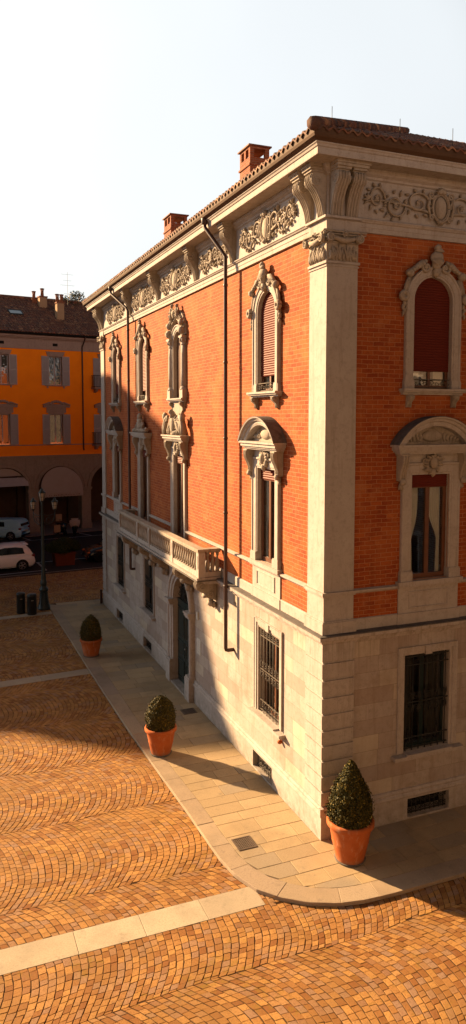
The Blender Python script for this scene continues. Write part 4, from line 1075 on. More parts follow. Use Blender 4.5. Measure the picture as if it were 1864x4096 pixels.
# ---- ground floor windows with grilles
def barred_window(lit):
    p = empty('barred_window', parent=pal); hw = .61; z0, z1 = 1.55, 3.75
    o = MB(); o.sweep([(-hw, z0), (-hw, z1), (hw, z1), (hw, z0)], [(0, -.42), (0, -.01), (.06, -.01), (.07, .015), (.15, .015), (.17, .03), (.19, .03), (.19, -.04)])
    o.b(-.09, .09, -.01, .04, z1 - .015, z1 + .17)
    o.build('casing', 'stone', p)
    o = MB(); o.b(-.93, .93, -.03, .15, z0 - .10, z0 - .035); o.b(-.9, .9, -.03, .11, z0 - .14, z0 - .102); o.b(-hw, hw, -.42, .148, z0 - .034, z0 - .004); o.build('sill', 'stone', p)
    # grille
    o = MB(); d = -.06; y = -d
    nb = 7
    xs_ = [-hw + .08 + i * (2 * hw - .16) / (nb - 1) for i in range(nb)]
    for x in xs_: o.tube([(x, y, z0), (x, y, z1 - .02)], .0125, 6)
    for z in (z0 + .06, z0 + .30, (z0 + z1) / 2, z1 - .25, z1 - .06): o.box(-hw, hw, y - .012, y + .012, z - .012, z + .012)
    for i in range(nb - 1):
        xm = (xs_[i] + xs_[i + 1]) / 2
        for z, hnd in ((z0 + .18, 1), (z1 - .155, -1)): o.spiral((xm, z), .07, 1.1, .010, d, hnd if i % 2 else -hnd, R(90))
        for z in ((z0 + z1) / 2 + .11, (z0 + z1) / 2 - .11): o.spiral((xm, z), .075, 1.2, .011, d, 1 if (i % 2) else -1, R(90 if z > 2.6 else -90))
    for x in xs_:
        for sg in (-1, 1): o.leaf((x, (z0 + z1) / 2 + .03 * sg), (x + .04, (z0 + z1) / 2 + .24 * sg), .018, d, .02); o.leaf((x, (z0 + z1) / 2 + .03 * sg), (x - .04, (z0 + z1) / 2 + .24 * sg), .018, d, .02)
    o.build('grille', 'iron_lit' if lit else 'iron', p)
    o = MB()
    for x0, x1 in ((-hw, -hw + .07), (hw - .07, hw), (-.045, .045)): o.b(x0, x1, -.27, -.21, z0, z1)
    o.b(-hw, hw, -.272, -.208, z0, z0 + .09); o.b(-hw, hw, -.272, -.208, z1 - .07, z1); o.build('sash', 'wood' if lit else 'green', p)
    o = MB(); o.add([(-hw, .24, z0), (hw, .24, z0), (hw, .24, z1), (-hw, .24, z1)], [(0, 1, 2, 3)]); o.build('glass', 'glass', p)
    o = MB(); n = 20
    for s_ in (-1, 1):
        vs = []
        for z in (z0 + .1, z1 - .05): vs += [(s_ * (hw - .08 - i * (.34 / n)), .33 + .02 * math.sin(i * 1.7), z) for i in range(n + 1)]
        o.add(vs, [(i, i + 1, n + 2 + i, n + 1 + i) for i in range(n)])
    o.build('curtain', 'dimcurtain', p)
    return p
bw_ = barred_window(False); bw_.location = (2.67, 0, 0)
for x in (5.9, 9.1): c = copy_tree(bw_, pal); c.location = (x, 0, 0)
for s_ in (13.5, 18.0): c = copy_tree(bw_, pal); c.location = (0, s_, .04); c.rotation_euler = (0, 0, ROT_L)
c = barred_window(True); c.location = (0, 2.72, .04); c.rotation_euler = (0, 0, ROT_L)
# ---- cellar vents
def vent(lit):
    p = MB(); p.box(-.57, .57, .33, .345, .02, .5); o = p.build('cellar_vent', 'interior', pal)
    q = MB(); q.box(-.57, .57, .085, .10, .06, .085); q.box(-.57, .57, .085, .10, .42, .445)
    for i in range(9):
        x = -.5 + i * .125; q.tube([(x, .09, .04), (x, .09, .47)], .011, 5); q.spiral((x + .06, .16), .05, 1.2, .011, -.085, 1 if i % 2 else -1); q.spiral((x + .06, .33), .05, 1.2, .011, -.085, -1 if i % 2 else 1)
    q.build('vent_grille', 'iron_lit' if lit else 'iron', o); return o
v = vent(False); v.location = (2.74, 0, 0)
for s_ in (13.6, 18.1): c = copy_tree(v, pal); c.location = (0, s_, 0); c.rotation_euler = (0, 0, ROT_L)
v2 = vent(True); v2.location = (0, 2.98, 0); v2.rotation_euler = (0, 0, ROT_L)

# ---- arched door
dp = empty('arched_door', (0, 9.4, 0), ROT_L, parent=pal)
o = MB(); hw = .85; zs_ = 2.85
o.sweep([(-hw, .02), (-hw, zs_)] + arc(0, zs_, hw, 180, 0, 20)[1:-1] + [(hw, zs_), (hw, .02)], [(0, -.34), (0, .05), (.08, .06), (.10, .10), (.24, .10), (.26, .14), (.33, .15), (.36, .10), (.36, -.04)])
for s_ in (-1, 1):
    for z0, z1, e in ((.0, .72, .05), (.72, .78, .03), (2.66, 2.72, .03), (2.72, 2.80, .06), (2.80, 2.86, .09)):
        x0, x1 = sorted((s_ * (hw - .02 - e * .5), s_ * (hw + .36 + e * .6))); o.b(x0, x1, -.33, .15 + e, z0, z1)
o.build('door_surround', 'stone', dp)
o = MB(); o.b(-hw + .0, hw, -.55, .16, -.02, .06); o.build('threshold', 'stone', dp)
for s_ in (-1, 1):
    o = MB(); x0, x1 = sorted((s_ * .004, s_ * .83)); o.b(x0, x1, -.18, -.12, .07, 2.78)
    xa, xb = x0 + .10, x1 - .10
    for z0, z1 in ((.22, .85), (1.0, 1.5), (1.65, 2.62)):
        o.sweep([(xa, z0), (xa, z1), (xb, z1), (xb, z0)], [(-.05, -.12), (-.03, -.09), (.01, -.09), (.02, -.12)], True); o.b(xa + .08, xb - .08, -.13, -.10, z0 + .08, z1 - .08)
    lf = o.build('door_leaf', 'green', dp)
o = MB(); o.blob((.09, .06, 1.35), (.03, .03, .03)); o.build('door_knob', 'rim', dp)
o = MB(); o.b(-hw, hw, -.19, -.10, 2.785, 2.88); o.build('transom', 'green', dp)
o = MB()
for k in range(9): a = R(10 + 20 * k); o.tube([(0, .13, 2.9), (.8 * math.cos(a), .13, 2.88 + .8 * math.sin(a))], .012, 5)
for rr_ in (.3, .55): o.tube([(x, .13, z) for x, z in arc(0, 2.88, rr_, 0, 180, 14)], .012, 5)
for k in range(8): a = R(20 + 20 * k); o.spiral((.66 * math.cos(a), 2.88 + .66 * math.sin(a)), .07, 1.2, .01, -.13, 1 if k % 2 else -1)
o.build('fanlight_grille', 'iron', dp)
o = MB(); o.add([(x, .22, z) for x, z in [(hw, .02)] + arc(0, zs_, hw, 0, 180, 14) + [(-hw, .02)]], [tuple(range(17))]); o.build('dark_backing', 'interior', dp)
# small things beside the door
o = MB(); o.T = Matrix.Translation((0, 7.86, 0)) @ Matrix.Rotation(ROT_L, 4, 'Z'); o.b(-.07, .07, -.03, .03, 2.75, 2.98); o.build('intercom_panel', 'paper', pal)
o = MB(); o.T = Matrix.Translation((0, 7.78, 0)) @ Matrix.Rotation(ROT_L, 4, 'Z'); o.b(-.17, .17, -.03, .0, 1.66, 2.16)
pq = o.build('notice_sheet', 'paper', pal)
o = MB(); o.T = Matrix.Translation((0, 7.78, 0)) @ Matrix.Rotation(ROT_L, 4, 'Z')
for i in range(5): o.b(-.11, .09 - .03 * (i % 2), 0, .002, 2.05 - i * .075, 2.056 - i * .075)
o.build('printed_lines', 'shutter', pq)
o = MB(); o.T = Matrix.Translation((0, 1.96, 0)) @ Matrix.Rotation(ROT_L, 4, 'Z'); o.blob((0, -.04, 1.33), (.05, .06, .05)); o.b(-.03, .03, -.02, .03, 1.30, 1.37); o.build('outlet_cap', 'terracotta', pal)

# ---- balcony
bal = empty('balcony', parent=pal)
on = MB(); on_left(on); s0, s1 = 5.88, 15.35; D = .67
P = [(0, 4.30), (.50, 4.32), (.56, 4.36), (.60, 4.40), (D + .05, 4.43), (D + .06, 4.50), (0, 4.50)]
on.prism([(-d, z) for d, z in P], 'x', -s1 - .03, -s0 + .03); on.build('slab', 'stone', bal)
o = MB(); on_left(o); o.b(-s1 - .05, -s0 + .05, .02, D + .075, 4.395, 4.432); o.build('slab_edge', 'dark_stone', bal, label='dark edge of the balcony slab')  # dark strip along the lower edge of the slab
o = MB(); on_left(o)
o.b(-s1 + .17, -s0 - .17, D - .17, D - .01, 4.51, 4.65); o.b(-s1 + .0, -s1 + .15, .0, D - .20, 4.51, 4.65); o.b(-s0 - .15, -s0, .0, D - .20, 4.51, 4.65)
o.build('base_course', 'stone', bal)
o = MB(); on_left(o)
for a, b2, d0, d1 in ((-s1 - .03, -s0 + .03, D - .21, D + .03), (-s1 - .03, -s1 + .19, .0, D - .21), (-s0 - .19, -s0 + .03, .0, D - .21)):
    o.b(a, b2, d0, d1, 5.245, 5.31); o.b(a + .02, b2 - .02, d0 + .02, d1 - .02, 5.20, 5.243)
rail = o.build('rail', 'carved', bal)
for s_ in (s0 + .09, 8.37, 11.0, 12.55, s1 - .09):
    o = MB(); on_left(o); o.b(-s_ - .10, -s_ + .10, D - .20, D + .005, 4.503, 5.198); o.b(-s_ - .055, -s_ + .055, D + .0, D + .016, 4.75, 5.12); o.build('pier', 'stone', bal)
prof = [(.055, 0), (.055, .03), (.035, .05), (.045, .09), (.066, .17), (.062, .24), (.035, .36), (.028, .42), (.045, .46), (.05, .50), (.05, .55)]
def baluster(x, y):
    o = MB(); o.lathe([(r, z) for r, z in prof], (0, 0, 4.65), 12); q = o.build('baluster', 'carved', bal); q.location = (x, y, 0); return q
b0 = None; spots = []
for a, b2 in ((s0 + .19, 8.27), (8.47, 10.9), (11.1, 12.45), (12.65, s1 - .19)):
    n = max(2, int(round((b2 - a) / .205))); spots += [(-(D - .09), a + (b2 - a) * (i + .5) / n) for i in range(n)]
for k in range(3): spots.append((-.06 - .14 * k - .02, s0 + .08)); spots.append((-.06 - .14 * k - .02, s1 - .08))
b0 = baluster(*spots[0])
for x, y in spots[1:]: c = b0.copy(); C.objects.link(c); c.location = (x, y, 0); c.parent = bal
def console(s_):
    o = MB(); o.T = Matrix.Translation((0, s_, 0)) @ Matrix.Rotation(ROT_L, 4, 'Z')
    P = [(0, 4.30), (.56, 4.30), (.60, 4.22), (.57, 4.10), (.46, 4.02), (.34, 3.98), (.26, 3.90), (.20, 3.80), (.0, 3.72)]
    o.prism([(-d, z) for d, z in P], 'x', -.12, .12)
    for x in (-.09, 0, .09): o.tube([(x, -d - .004, z) for d, z in P[1:8]], .03, 6)
    for s2 in (-1, 1):
        for cx, cz, r_ in ((.44, 4.15, .11), (.16, 3.92, .09)):
            pts = [(s2 * .125, -(cx + r_ * (1 - t * .85) * math.cos(t * 9)), cz + r_ * (1 - t * .85) * math.sin(t * 9)) for t in [i / 20 for i in range(21)]]; o.tube(pts, .02, 5)
    o.blob((0, -.14, 3.66), (.12, .10, .12), rough=.5); o.blob((0, -.3, 3.88), (.13, .09, .08), rough=.6)
    for k in range(4): o.leaf((-.09 + .06 * k, 3.70), (-.12 + .08 * k, 3.48 + .05 * (k % 2)), .045, .04, .06)
    o.build('console', 'carved', bal)
for s_ in (6.35, 8.37, 11.0, 12.55, 15.05): console(s_)

# ---- downpipes
def pipe(s_, d, top, bot, stop, name='downpipe'):
    o = MB(); ps, pd_ = top
    pts = [(-pd_, ps, 14.22), (-pd_, ps, 14.02), (-pd_ + .02, ps - .06, 13.94), (-(d + .04), s_ + .08, 13.28), (-d, s_, 13.16), (-d, s_, bot + .06), (-d + .01, s_ - .01, bot + .015), (-d + .06, s_ - .02, bot), (.02, s_ - .02, bot)]
    o.tube(pts, .052, 12); p = o.build(name, 'pipe', pal)
    o = MB(); z = 12.4
    while z > bot + .5: o.lathe([(.060, 0), (.063, .01), (.063, .05), (.060, .06)], (-d, s_, z), 12); z -= 2.0
    o.lathe([(.056, 0), (.08, .03), (.09, .14), (.09, .17)], (-pd_, ps, 14.06), 12)
    o.build('pipe_clamps', 'pipe', p)
pipe(4.98, .21, (5.5, .6), 2.66, 0)
pipe(15.55, .16, (16.6, .6), 2.84, 0)
o = MB(); o.lathe([(.05, 0), (.05, .62), (.06, .64), (.05, .68)], (-.12, L_END + .05, 0), 10); o.build('drain_stub', 'pipe', pal)

# ---- roof
def tiled_slope(o, e0, e1, along, up, length_fn, pitch=math.tan(R(25)), step=.36, wl=.21, samp=6):
    """corrugated coppo tiles; e0 eave start, along unit vector, up horizontal unit vector; length_fn(u)-> (tmin,tmax)"""
    W = (Vector(e1) - Vector(e0)).length; n = int(W / wl) * samp; A = Vector(along); U = Vector(up)
    T_ = max(length_fn(W * i / n)[1] for i in range(0, n + 1, 20)); rows_ = int(T_ / step) + 1
    for j in range(rows_):
        vs = []; ok = []
        for i in range(n + 1):
            u = W * i / n; t0, t1 = length_fn(u); ph = (i % samp) / samp
            hgt = .034 * math.cos(2 * math.pi * ph) + .012 * noise.noise(Vector((u * 3, j * 1.7, 0)))
            for tt, lift in ((j * step, .035), ((j + 1) * step + .03, 0.0)):
                tc = min(max(tt, t0), t1); slip = .02 * noise.noise(Vector((int(i / samp) * 1.3, j * 2.1, 5)))
                p = Vector(e0) + A * u + U * (tc + (slip if j == 0 else 0)); p.z += tc * pitch + hgt + lift; vs.append(tuple(p))
            ok.append(j * step < t1 and (j + 1) * step > t0)
        fs = [(2 * i, 2 * i + 2, 2 * i + 3, 2 * i + 1) for i in range(n) if ok[i] or ok[i + 1]]
        # tile ends closing the lower edge
        b0 = len(vs); vs += [(v_[0], v_[1], v_[2] - .04) for v_ in vs[0::2]]
        fs += [(2 * i, b0 + i, b0 + i + 1, 2 * i + 2) for i in range(n) if ok[i] or ok[i + 1]]
        o.smooth = False; o.add(vs, fs)
rf = MB(); E = .71; ZE = 14.375
LL = L_END + E + .0
tiled_slope(rf, (-E, -E, ZE), (-E, LL, ZE), (0, 1, 0), (1, 0, 0), lambda u: (0, max(0.01, min(u, LL + E - u, 6.5))))
tiled_slope(rf, (-E, -E, ZE), (12, -E, ZE), (1, 0, 0), (0, 1, 0), lambda u: (0, max(0.01, min(u, 6.5))))
roof = rf.build('roof', 'roof', pal)
o = MB()
tp = math.tan(R(25))
o.add([(-E + .05, -E + .05, ZE - .05), (12, -E + .05, ZE - .05), (12, 6.5 - E, ZE + 6.5 * tp - .07), (6.5 - E, 6.5 - E, ZE + 6.5 * tp - .07), (-E + .05, LL - .05, ZE - .05), (6.5 - E, LL - 6.5, ZE + 6.5 * tp - .07), (12, LL - 6.5, ZE + 6.5 * tp - .07), (12, LL, ZE)],
      [(0, 1, 2, 3), (0, 3, 5, 4), (4, 5, 6, 7), (3, 2, 6, 5)])
o.build('roof_deck', 'interior', roof)
o = MB()
for i in range(22):
    t = i * .33 - .02
    if t > 6.6: break
    a = Vector((-E + t, -E + t, ZE + t * tp + .06)); b2 = a + Vector((.38, .38, .38 * tp + .03)); o.tube([a, b2], [.13, .105], 8)
o.build('hip_tiles', 'roof', roof)
for x, y, h in ((.2, .2, 0), (1.62, -.1, 0), (2.95, -.1, 0)):
    o = MB(); zz = ZE + (min(x, y) + E) * tp; o.tube([(x, y, zz), (x, y, zz + .42)], .006, 5); o.build('lightning_rod', 'iron', roof)
def chimney(x0, x1, y0, y1, zt):
    o = MB(); zb = 14.9
    o.box(x0, x1, y0, y1, zb, zt - .62); o.box(x0 - .035, x1 + .035, y0 - .035, y1 + .035, zt - .62, zt - .56); o.box(x0, x1, y0, y1, zt - .56, zt - .36)
    t = .06; zo = zt - .36; z1 = zt - .10
    xm, ym = (x0 + x1) / 2, (y0 + y1) / 2
    for a, b2 in ((x0, x0 + t + .08), (x1 - t - .08, x1)):
        for c, d in ((y0, y0 + t + .06), (y1 - t - .06, y1)): o.box(a, b2, c, d, zo, z1)
    for c, d in ((y0, y0 + .12), (y1 - .12, y1)): pass
    for a, b2 in ((x0, x0 + .08),): o.box(a, b2, ym - .06, ym + .06, zo, z1)
    o.box(x0, x1, y0, y1, z1, z1 + .06)
    ch = o.build('chimney', 'chimney', roof)
    o = MB(); o.box(x0 - .06, x1 + .06, y0 - .06, y1 + .06, z1 + .06, zt); o.build('chimney_cap', 'roof', ch)
chimney(1.8, 2.45, 8.0, 8.8, 17.3); chimney(1.8, 2.5, 16.05, 17.0, 17.25)

# ================================================================ potted shrubs
def leaf_cloud(name, n, fn, size, mat, parent, seed):
    rnd = np.random.RandomState(seed); vs = []; fs = []; cols = []
    for i in range(n):
        p, nrm = fn(rnd)
        a = Vector((rnd.normal(), rnd.normal(), rnd.normal())).normalized(); nn = (Vector(nrm) + a * .9).normalized()
        t = nn.cross(Vector((rnd.normal(), rnd.normal(), rnd.normal()))).normalized(); b2 = nn.cross(t)
        s_ = size * rnd.uniform(.7, 1.3); p = Vector(p); k = len(vs)
        vs += [tuple(p - t * s_), tuple(p + b2 * s_ * .5 + nn * s_ * .15), tuple(p + t * s_), tuple(p - b2 * s_ * .5 + nn * s_ * .15)]
        fs.append((k, k + 1, k + 2, k + 3)); cols.append((rnd.rand(), rnd.rand(), 0))
    me = bpy.data.meshes.new(name); me.from_pydata(vs, [], fs); me.materials.append(M[mat]); o = bpy.data.objects.new(name, me); C.objects.link(o)
    if parent: o.parent = parent
    set_tint(o, cols); return o
def potted(loc, prof, hs, label, seed, n, size=.024):
    """prof: pot outline; hs = (z_bottom, height, radius, power) of the clipped crown"""
    p = empty('potted_shrub', loc, 0, label, 'potted shrub', 'clipped shrubs in terracotta pots along the facade')
    o = MB(); o.lathe(prof, (0, 0, 0), 40, True); o.build('pot', 'terracotta', p)
    rim = max(r for r, z in prof); zt = max(z for r, z in prof)
    o = MB(); o.lathe([(rim * .84, zt - .08), (rim * .5, zt - .05), (.01, zt - .04)], (0, 0, 0), 24, False); o.build('soil', 'soil', p)
    o = MB(); o.lathe([(prof[1][0] + .02, -.0), (prof[1][0] + .035, .03), (prof[1][0] + .02, .035)], (0, 0, 0), 30, True); o.build('saucer', 'dark_stone', p)
    zb, H, Rr, pl_ = hs
    def rad(t): return Rr * float(np.interp(t, [q[0] for q in pl_], [q[1] for q in pl_]))
    o = MB(); o.tube([(0, 0, zt - .1), (.01, 0, zb + H * .7)], [.03, .012], 8); o.build('trunk', 'wood', p)
    sd = seed * 7.3
    def surf(rnd):
        while True:
            t = rnd.rand(); a = rnd.rand() * 2 * math.pi; r = rad(t)
            if rnd.rand() > r / Rr + .15: continue
            q = Vector((math.cos(a), math.sin(a), t * 2))
            k = 1 + .09 * noise.noise(q * 1.7 + Vector((sd, 0, 0))) + .10 * noise.noise(q * 4.5 + Vector((0, sd, 0)))
            depth = 1 - abs(rnd.normal()) * .07
            if rnd.rand() < .04: depth = 1.06 + .05 * rnd.rand()
            z = zb + H * t; rr = r * k * depth + .004
            return (rr * math.cos(a), rr * math.sin(a), z + rnd.normal() * .01), (math.cos(a), math.sin(a), (t - .4) * 1.3)
    leaf_cloud('foliage', n, surf, size, 'leaf', p, seed)
    return p
def pot_prof(rim, base, h): return [(base * .3, 0), (base, 0), (base * 1.02, .04), (base + (rim - base) * .42, h * .45), (base + (rim - base) * .46, h * .47), (base + (rim - base) * .45, h * .50), (base + (rim - base) * .70, h * .80), (rim * .93, h * .85), (rim, h * .88), (rim * 1.0, h * .96), (rim * .97, h), (rim * .86, h), (rim * .84, h * .93)]
potted((-2.12, 13.95, 0), pot_prof(.42, .27, .66), (.56, 1.0, .375, ((0, .7), (.15, .95), (.35, 1), (.55, .92), (.75, .7), (.9, .38), (1, .05))), 'farthest of the three potted shrubs, small dark egg-shaped one in the shade', 1, 9000)
potted((-2.0, 5.2, 0), pot_prof(.43, .26, .74), (.66, .90, .385, ((0, .75), (.15, .96), (.35, 1), (.6, .93), (.8, .68), (.92, .42), (1, .08))), 'middle potted shrub, rounded egg shape where sun meets shade on the kerb', 2, 10000)
potted((.22, -.80, 0), pot_prof(.485, .285, .86), (.76, 1.30, .445, ((0, .80), (.12, .97), (.25, 1), (.45, .86), (.65, .62), (.85, .33), (.95, .17), (1, .04))), 'largest potted shrub, tall cone in a big terracotta pot at the building corner', 3, 17000)

# ================================================================ orange building
OR = Vector((-.24, 45.24, -.09)); OA = R(10.25)
ob = empty('orange_building', OR, OA, 'orange stuccoed building with grey louvred shutters above a stone arcade', 'building')
LX0, LX1 = -26, 16; AC = [2.1 + 4.3 * k for k in range(-6, 4)]; WC = [1.87 + 4.15 * k for k in range(-6, 4)]
o = MB(); holes = []; ars = []
for c_ in AC: holes.append((c_ - 1.76, c_ + 1.76, 0, 5.2)); ars.append((c_, 3.44, 1.76, 1.76))
wall_holes(o, LX0, LX1, 0, 6.0, holes, .0, ars)
for c_ in AC:
    x0, x1 = c_ - 1.76, c_ + 1.76
    for x in (x0, x1): o.add([(x, 0, 0), (x, .8, 0), (x, .8, 3.44), (x, 0, 3.44)], [(0, 1, 2, 3)])
    a_ = arc(c_, 3.44, 1.76, 0, 180, 16); vs = [(x, 0, z) for x, z in a_] + [(x, .8, z) for x, z in a_]; o.add(vs, [(i, i + 1, 18 + i, 17 + i) for i in range(16)])
o.build('arcade_wall', 'pier', ob)
o = MB()
for c_ in AC:
    o.sweep([(c_ + 1.76, 3.44)][:0] + arc(c_, 3.44, 1.76, 180, 0, 20), [(0, 0), (0, .05), (.22, .05), (.24, .08), (.28, .08), (.28, 0)])
    xm = c_ + 2.15
    o.b(xm - .48, xm + .48, .0, .10, 3.30, 3.42); o.b(xm - .45, xm + .45, .0, .06, 3.20, 3.30); o.b(xm - .46, xm + .46, 0, .07, 0, .5)
o.b(LX0, LX1, 0, .14, 5.93, 6.08)
o.build('arcade_mouldings', 'pier', ob)
o = MB(); o.box(LX0, LX1, 4.0, 4.1, 0, 5.9)
for c_ in AC: o.box(c_ - 2.4, c_ - 1.9, 3.6, 4.02, 0, 5.9)
o.add([(LX0, 0, 5.6), (LX1, 0, 5.6), (LX1, 4, 5.6), (LX0, 4, 5.6)], [(0, 1, 2, 3)])
o.build('portico_back_wall', 'gutter', ob)
o = MB(); hol = []
for c_ in WC: hol += [(c_ - .52, c_ + .52, 11.55, 13.78), (c_ - .52, c_ + .52, 6.98, 9.27)]
wall_holes(o, LX0, LX1, 6.0, 14.32, hol, -.02)
for x in (LX0, LX1): o.add([(x, 0, 0), (x, 10, 0), (x, 10, 15.3), (x, 0, 15.3)], [(0, 1, 2, 3)])
o.build('stucco_wall', 'orange', ob)
o = MB(); o.b(LX0, LX1, -.02, .06, 6.86, 6.93); o.b(LX0, LX1, -.02, .05, 14.27, 14.34); o.b(LX0, LX1, -.02, .02, 14.34, 15.0); o.b(LX0, LX1, -.02, .09, 15.0, 15.08); o.b(LX0, LX1, -.02, .28, 15.08, 15.16); o.b(LX0, LX1, -.02, .42, 15.16, 15.30)
o.build('cornice', 'mauve', ob)
o = MB()
for c_ in WC: o.b(c_ - .2, c_ + .2, .021, .024, 14.56, 14.78)
o.build('attic_vents', 'interior', ob)
o = MB(); o.prism([(.0, 15.3), (-.62, 15.3), (-.66, 15.36), (-.66, 15.5), (.0, 15.5)], 'x', LX0, LX1); o.build('gutter', 'interior', ob)
def shutter_panel(o, x0, x1, z0, z1, d):
    o.b(x0, x0 + .06, d, d + .045, z0, z1); o.b(x1 - .06, x1, d, d + .045, z0, z1); o.b(x0 + .06, x1 - .06, d, d + .045, z0, z0 + .08); o.b(x0 + .06, x1 - .06, d, d + .045, z1 - .08, z1); o.b(x0 + .06, x1 - .06, d + .001, d + .044, (z0 + z1) / 2 - .04, (z0 + z1) / 2 + .04)
    z = z0 + .09
    while z < z1 - .1: o.add([(x0 + .06, -d - .04, z), (x1 - .06, -d - .04, z), (x1 - .06, -d - .005, z + .05), (x0 + .06, -d - .005, z + .05)], [(0, 1, 2, 3)]); z += .058
    o.b(x0 + .05, x1 - .05, d, d + .004, z0 + .02, z1 - .02)
def orange_window(upper, balc=False):
    p = empty('shuttered_window', parent=ob); z0, z1 = (11.55, 13.78) if upper else (6.98, 9.27); hw = .52
    o = MB(); o.sweep([(-hw, z0), (-hw, z1), (hw, z1), (hw, z0)], [(0, -.35), (0, .03), (.12, .03), (.12, -.03)])
    o.b(-.86, .86, -.02, .12, z0 - .08, z0 - .003)
    if upper: o.b(-.70, .70, -.02, .07, z1 + .12, z1 + .30); o.b(-.76, .76, -.02, .11, z1 + .30, z1 + .35); [o.b(s_ * .66 - .06, s_ * .66 + .06, -.02, .06, z0 - .24, z0 - .085) for s_ in (-1, 1)]
    else:
        o.b(-.78, .78, -.02, .06, z1 + .12, z1 + .54); o.b(-1.06, 1.06, -.02, .22, z1 + .54, z1 + .66)
        o.sweep([(-1.06, z1 + .68), (-.55, z1 + .87)], [(0, 0), (0, .22), (.1, .22), (.1, 0)]); o.sweep([(.55, z1 + .87), (1.06, z1 + .68)], [(0, 0), (0, .22), (.1, .22), (.1, 0)])
        o.b(-.9, .9, -.02, .05, z1 + .66, z1 + .8)
        for k in range(7): o.blob((-.48 + .16 * k, -.12, z1 + .84 + .16 * math.sin(math.pi * k / 6)), (.12, .08, .11), 8, 6, .4)
    o.build('surround', 'mauve', p)
    for s_ in (-1, 1):
        x0, x1 = sorted((s_ * .54, s_ * 1.12)); o = MB(); shutter_panel(o, x0, x1, z0 - .02, z1 + .0, .035 if True else 0); o.build('shutter', 'shutter', p)
    o = MB()
    for x0, x1 in ((-hw, -hw + .06), (hw - .06, hw), (-.045, .045)): o.b(x0, x1, -.30, -.24, z0, z1)
    o.b(-hw, hw, -.302, -.238, z0, z0 + .07); o.b(-hw, hw, -.302, -.238, z1 - .06, z1); o.build('sash', 'shutter', p)
    o = MB(); o.add([(-hw, .27, z0), (hw, .27, z0), (hw, .27, z1), (-hw, .27, z1)], [(0, 1, 2, 3)]); o.build('glass', M['mirrorglass'], p)
    if balc:
        o = MB(); zb = z0 - .12; o.b(-1.3, 1.3, .02, .75, zb - .12, zb); 
        for s_ in (-1, 1): o.prism([(0, zb - .12), (-.5, zb - .12), (-.4, zb - .3), (0, zb - .42)], 'x', s_ * 1.0 - .1, s_ * 1.0 + .1)
        bb = o.build('balcony_slab', 'mauve', p); o = MB()
        for i in range(22): x = -1.26 + i * .12; o.tube([(x, -.72, zb), (x, -.72, zb + .95)], .012, 4)
        for yy_ in range(6): o.tube([(-1.26, -.1 - .12 * yy_, zb), (-1.26, -.1 - .12 * yy_, zb + .95)], .012, 4); o.tube([(1.26, -.1 - .12 * yy_, zb), (1.26, -.1 - .12 * yy_, zb + .95)], .012, 4)
        for z in (zb + .06, zb + .95): o.box(-1.28, 1.28, -.74, -.70, z - .02, z + .02); o.box(-1.28, -1.24, -.70, 0, z - .02, z + .02); o.box(1.24, 1.28, -.70, 0, z - .02, z + .02)
        o.build('balcony_railing', 'iron', p)
    return p
m_ = bpy.data.materials.new('reflecting_window_glass'); m_.use_nodes = True; b_ = m_.node_tree.nodes['Principled BSDF']; t_ = m_.node_tree
b_.inputs['Base Color'].default_value = (.03, .03, .03, 1); b_.inputs['Roughness'].default_value = .04; b_.inputs['Specular IOR Level'].default_value = 1.0; b_.inputs['Coat Weight'].default_value = .2; b_.inputs['Coat Roughness'].default_value = .02; b_.inputs['IOR'].default_value = 1.6
bump(t_, b_, noise_n(t_, pos(t_), 1.6, 2), .35, .05); M['mirrorglass'] = m_
ou = orange_window(True); ou.location = (WC[6], 0, 0); ol = orange_window(False); ol.location = (WC[6], 0, 0)
for c_ in WC:
    if c_ in (WC[6], WC[7]): continue
    a = copy_tree(ou, ob); a.location = (c_, 0, 0); a = copy_tree(ol, ob); a.location = (c_, 0, 0)
a = orange_window(True, True); a.location = (WC[7] + .08, 0, 0); a = orange_window(False, True); a.location = (WC[7] + .08, 0, 0)
o = MB(); o.tube([(4.12, -.66, 15.32), (4.12, -.5, 15.15), (4.05, -.12, 14.6), (4.05, -.10, 14.2), (4.05, -.10, 6.5), (4.07, -.14, 6.42)], .055, 10); o.build('downpipe', 'pipe', ob)
o = MB(); tiled_slope(o, (LX0, -.68, 15.5), (LX1, -.68, 15.5), (1, 0, 0), (0, 1, 0), lambda u: (0, 6.2), pitch=math.tan(R(29)), step=.38, wl=.24)
orf = o.build('roof', 'roof', ob)
zr = 15.5 + 6.2 * math.tan(R(29))
o = MB(); o.tube([(LX0, 5.52, zr + .03), (LX1, 5.52, zr + .03)], .14, 8); o.add([(LX0, 5.5, zr), (LX1, 5.5, zr), (LX1, 11, 15.5), (LX0, 11, 15.5)], [(0, 1, 2, 3)]); o.build('ridge_tiles', 'roof', orf)
def roofz(y): return 15.5 + (y + .68) * math.tan(R(29))
def ochim(x, y, w_, top, pots, bmat='cream'):
    o = MB(); z0 = roofz(y - w_ / 2) - .2; o.box(x - w_ / 2, x + w_ / 2, y - w_ / 2, y + w_ / 2, z0, top - .75)
    ch = o.build('chimney', bmat, orf); o = MB(); o.box(x - w_ / 2 - .05, x + w_ / 2 + .05, y - w_ / 2 - .05, y + w_ / 2 + .05, top - .75, top - .65)
    for k in range(pots):
        cx = x + (k - (pots - 1) / 2) * .36; o.lathe([(.15, 0), (.13, .3), (.13, .45)], (cx, y, top - .65), 10)
        for j in range(5): a = j * 1.2566; o.box(cx + .11 * math.cos(a) - .025, cx + .11 * math.cos(a) + .025, y + .11 * math.sin(a) - .025, y + .11 * math.sin(a) + .025, top - .2, top - .06)
        o.lathe([(.19, 0), (.19, .05), (.1, .08)], (cx, y, top - .06), 10)
    o.build('chimney_pots', 'chimney', ch)
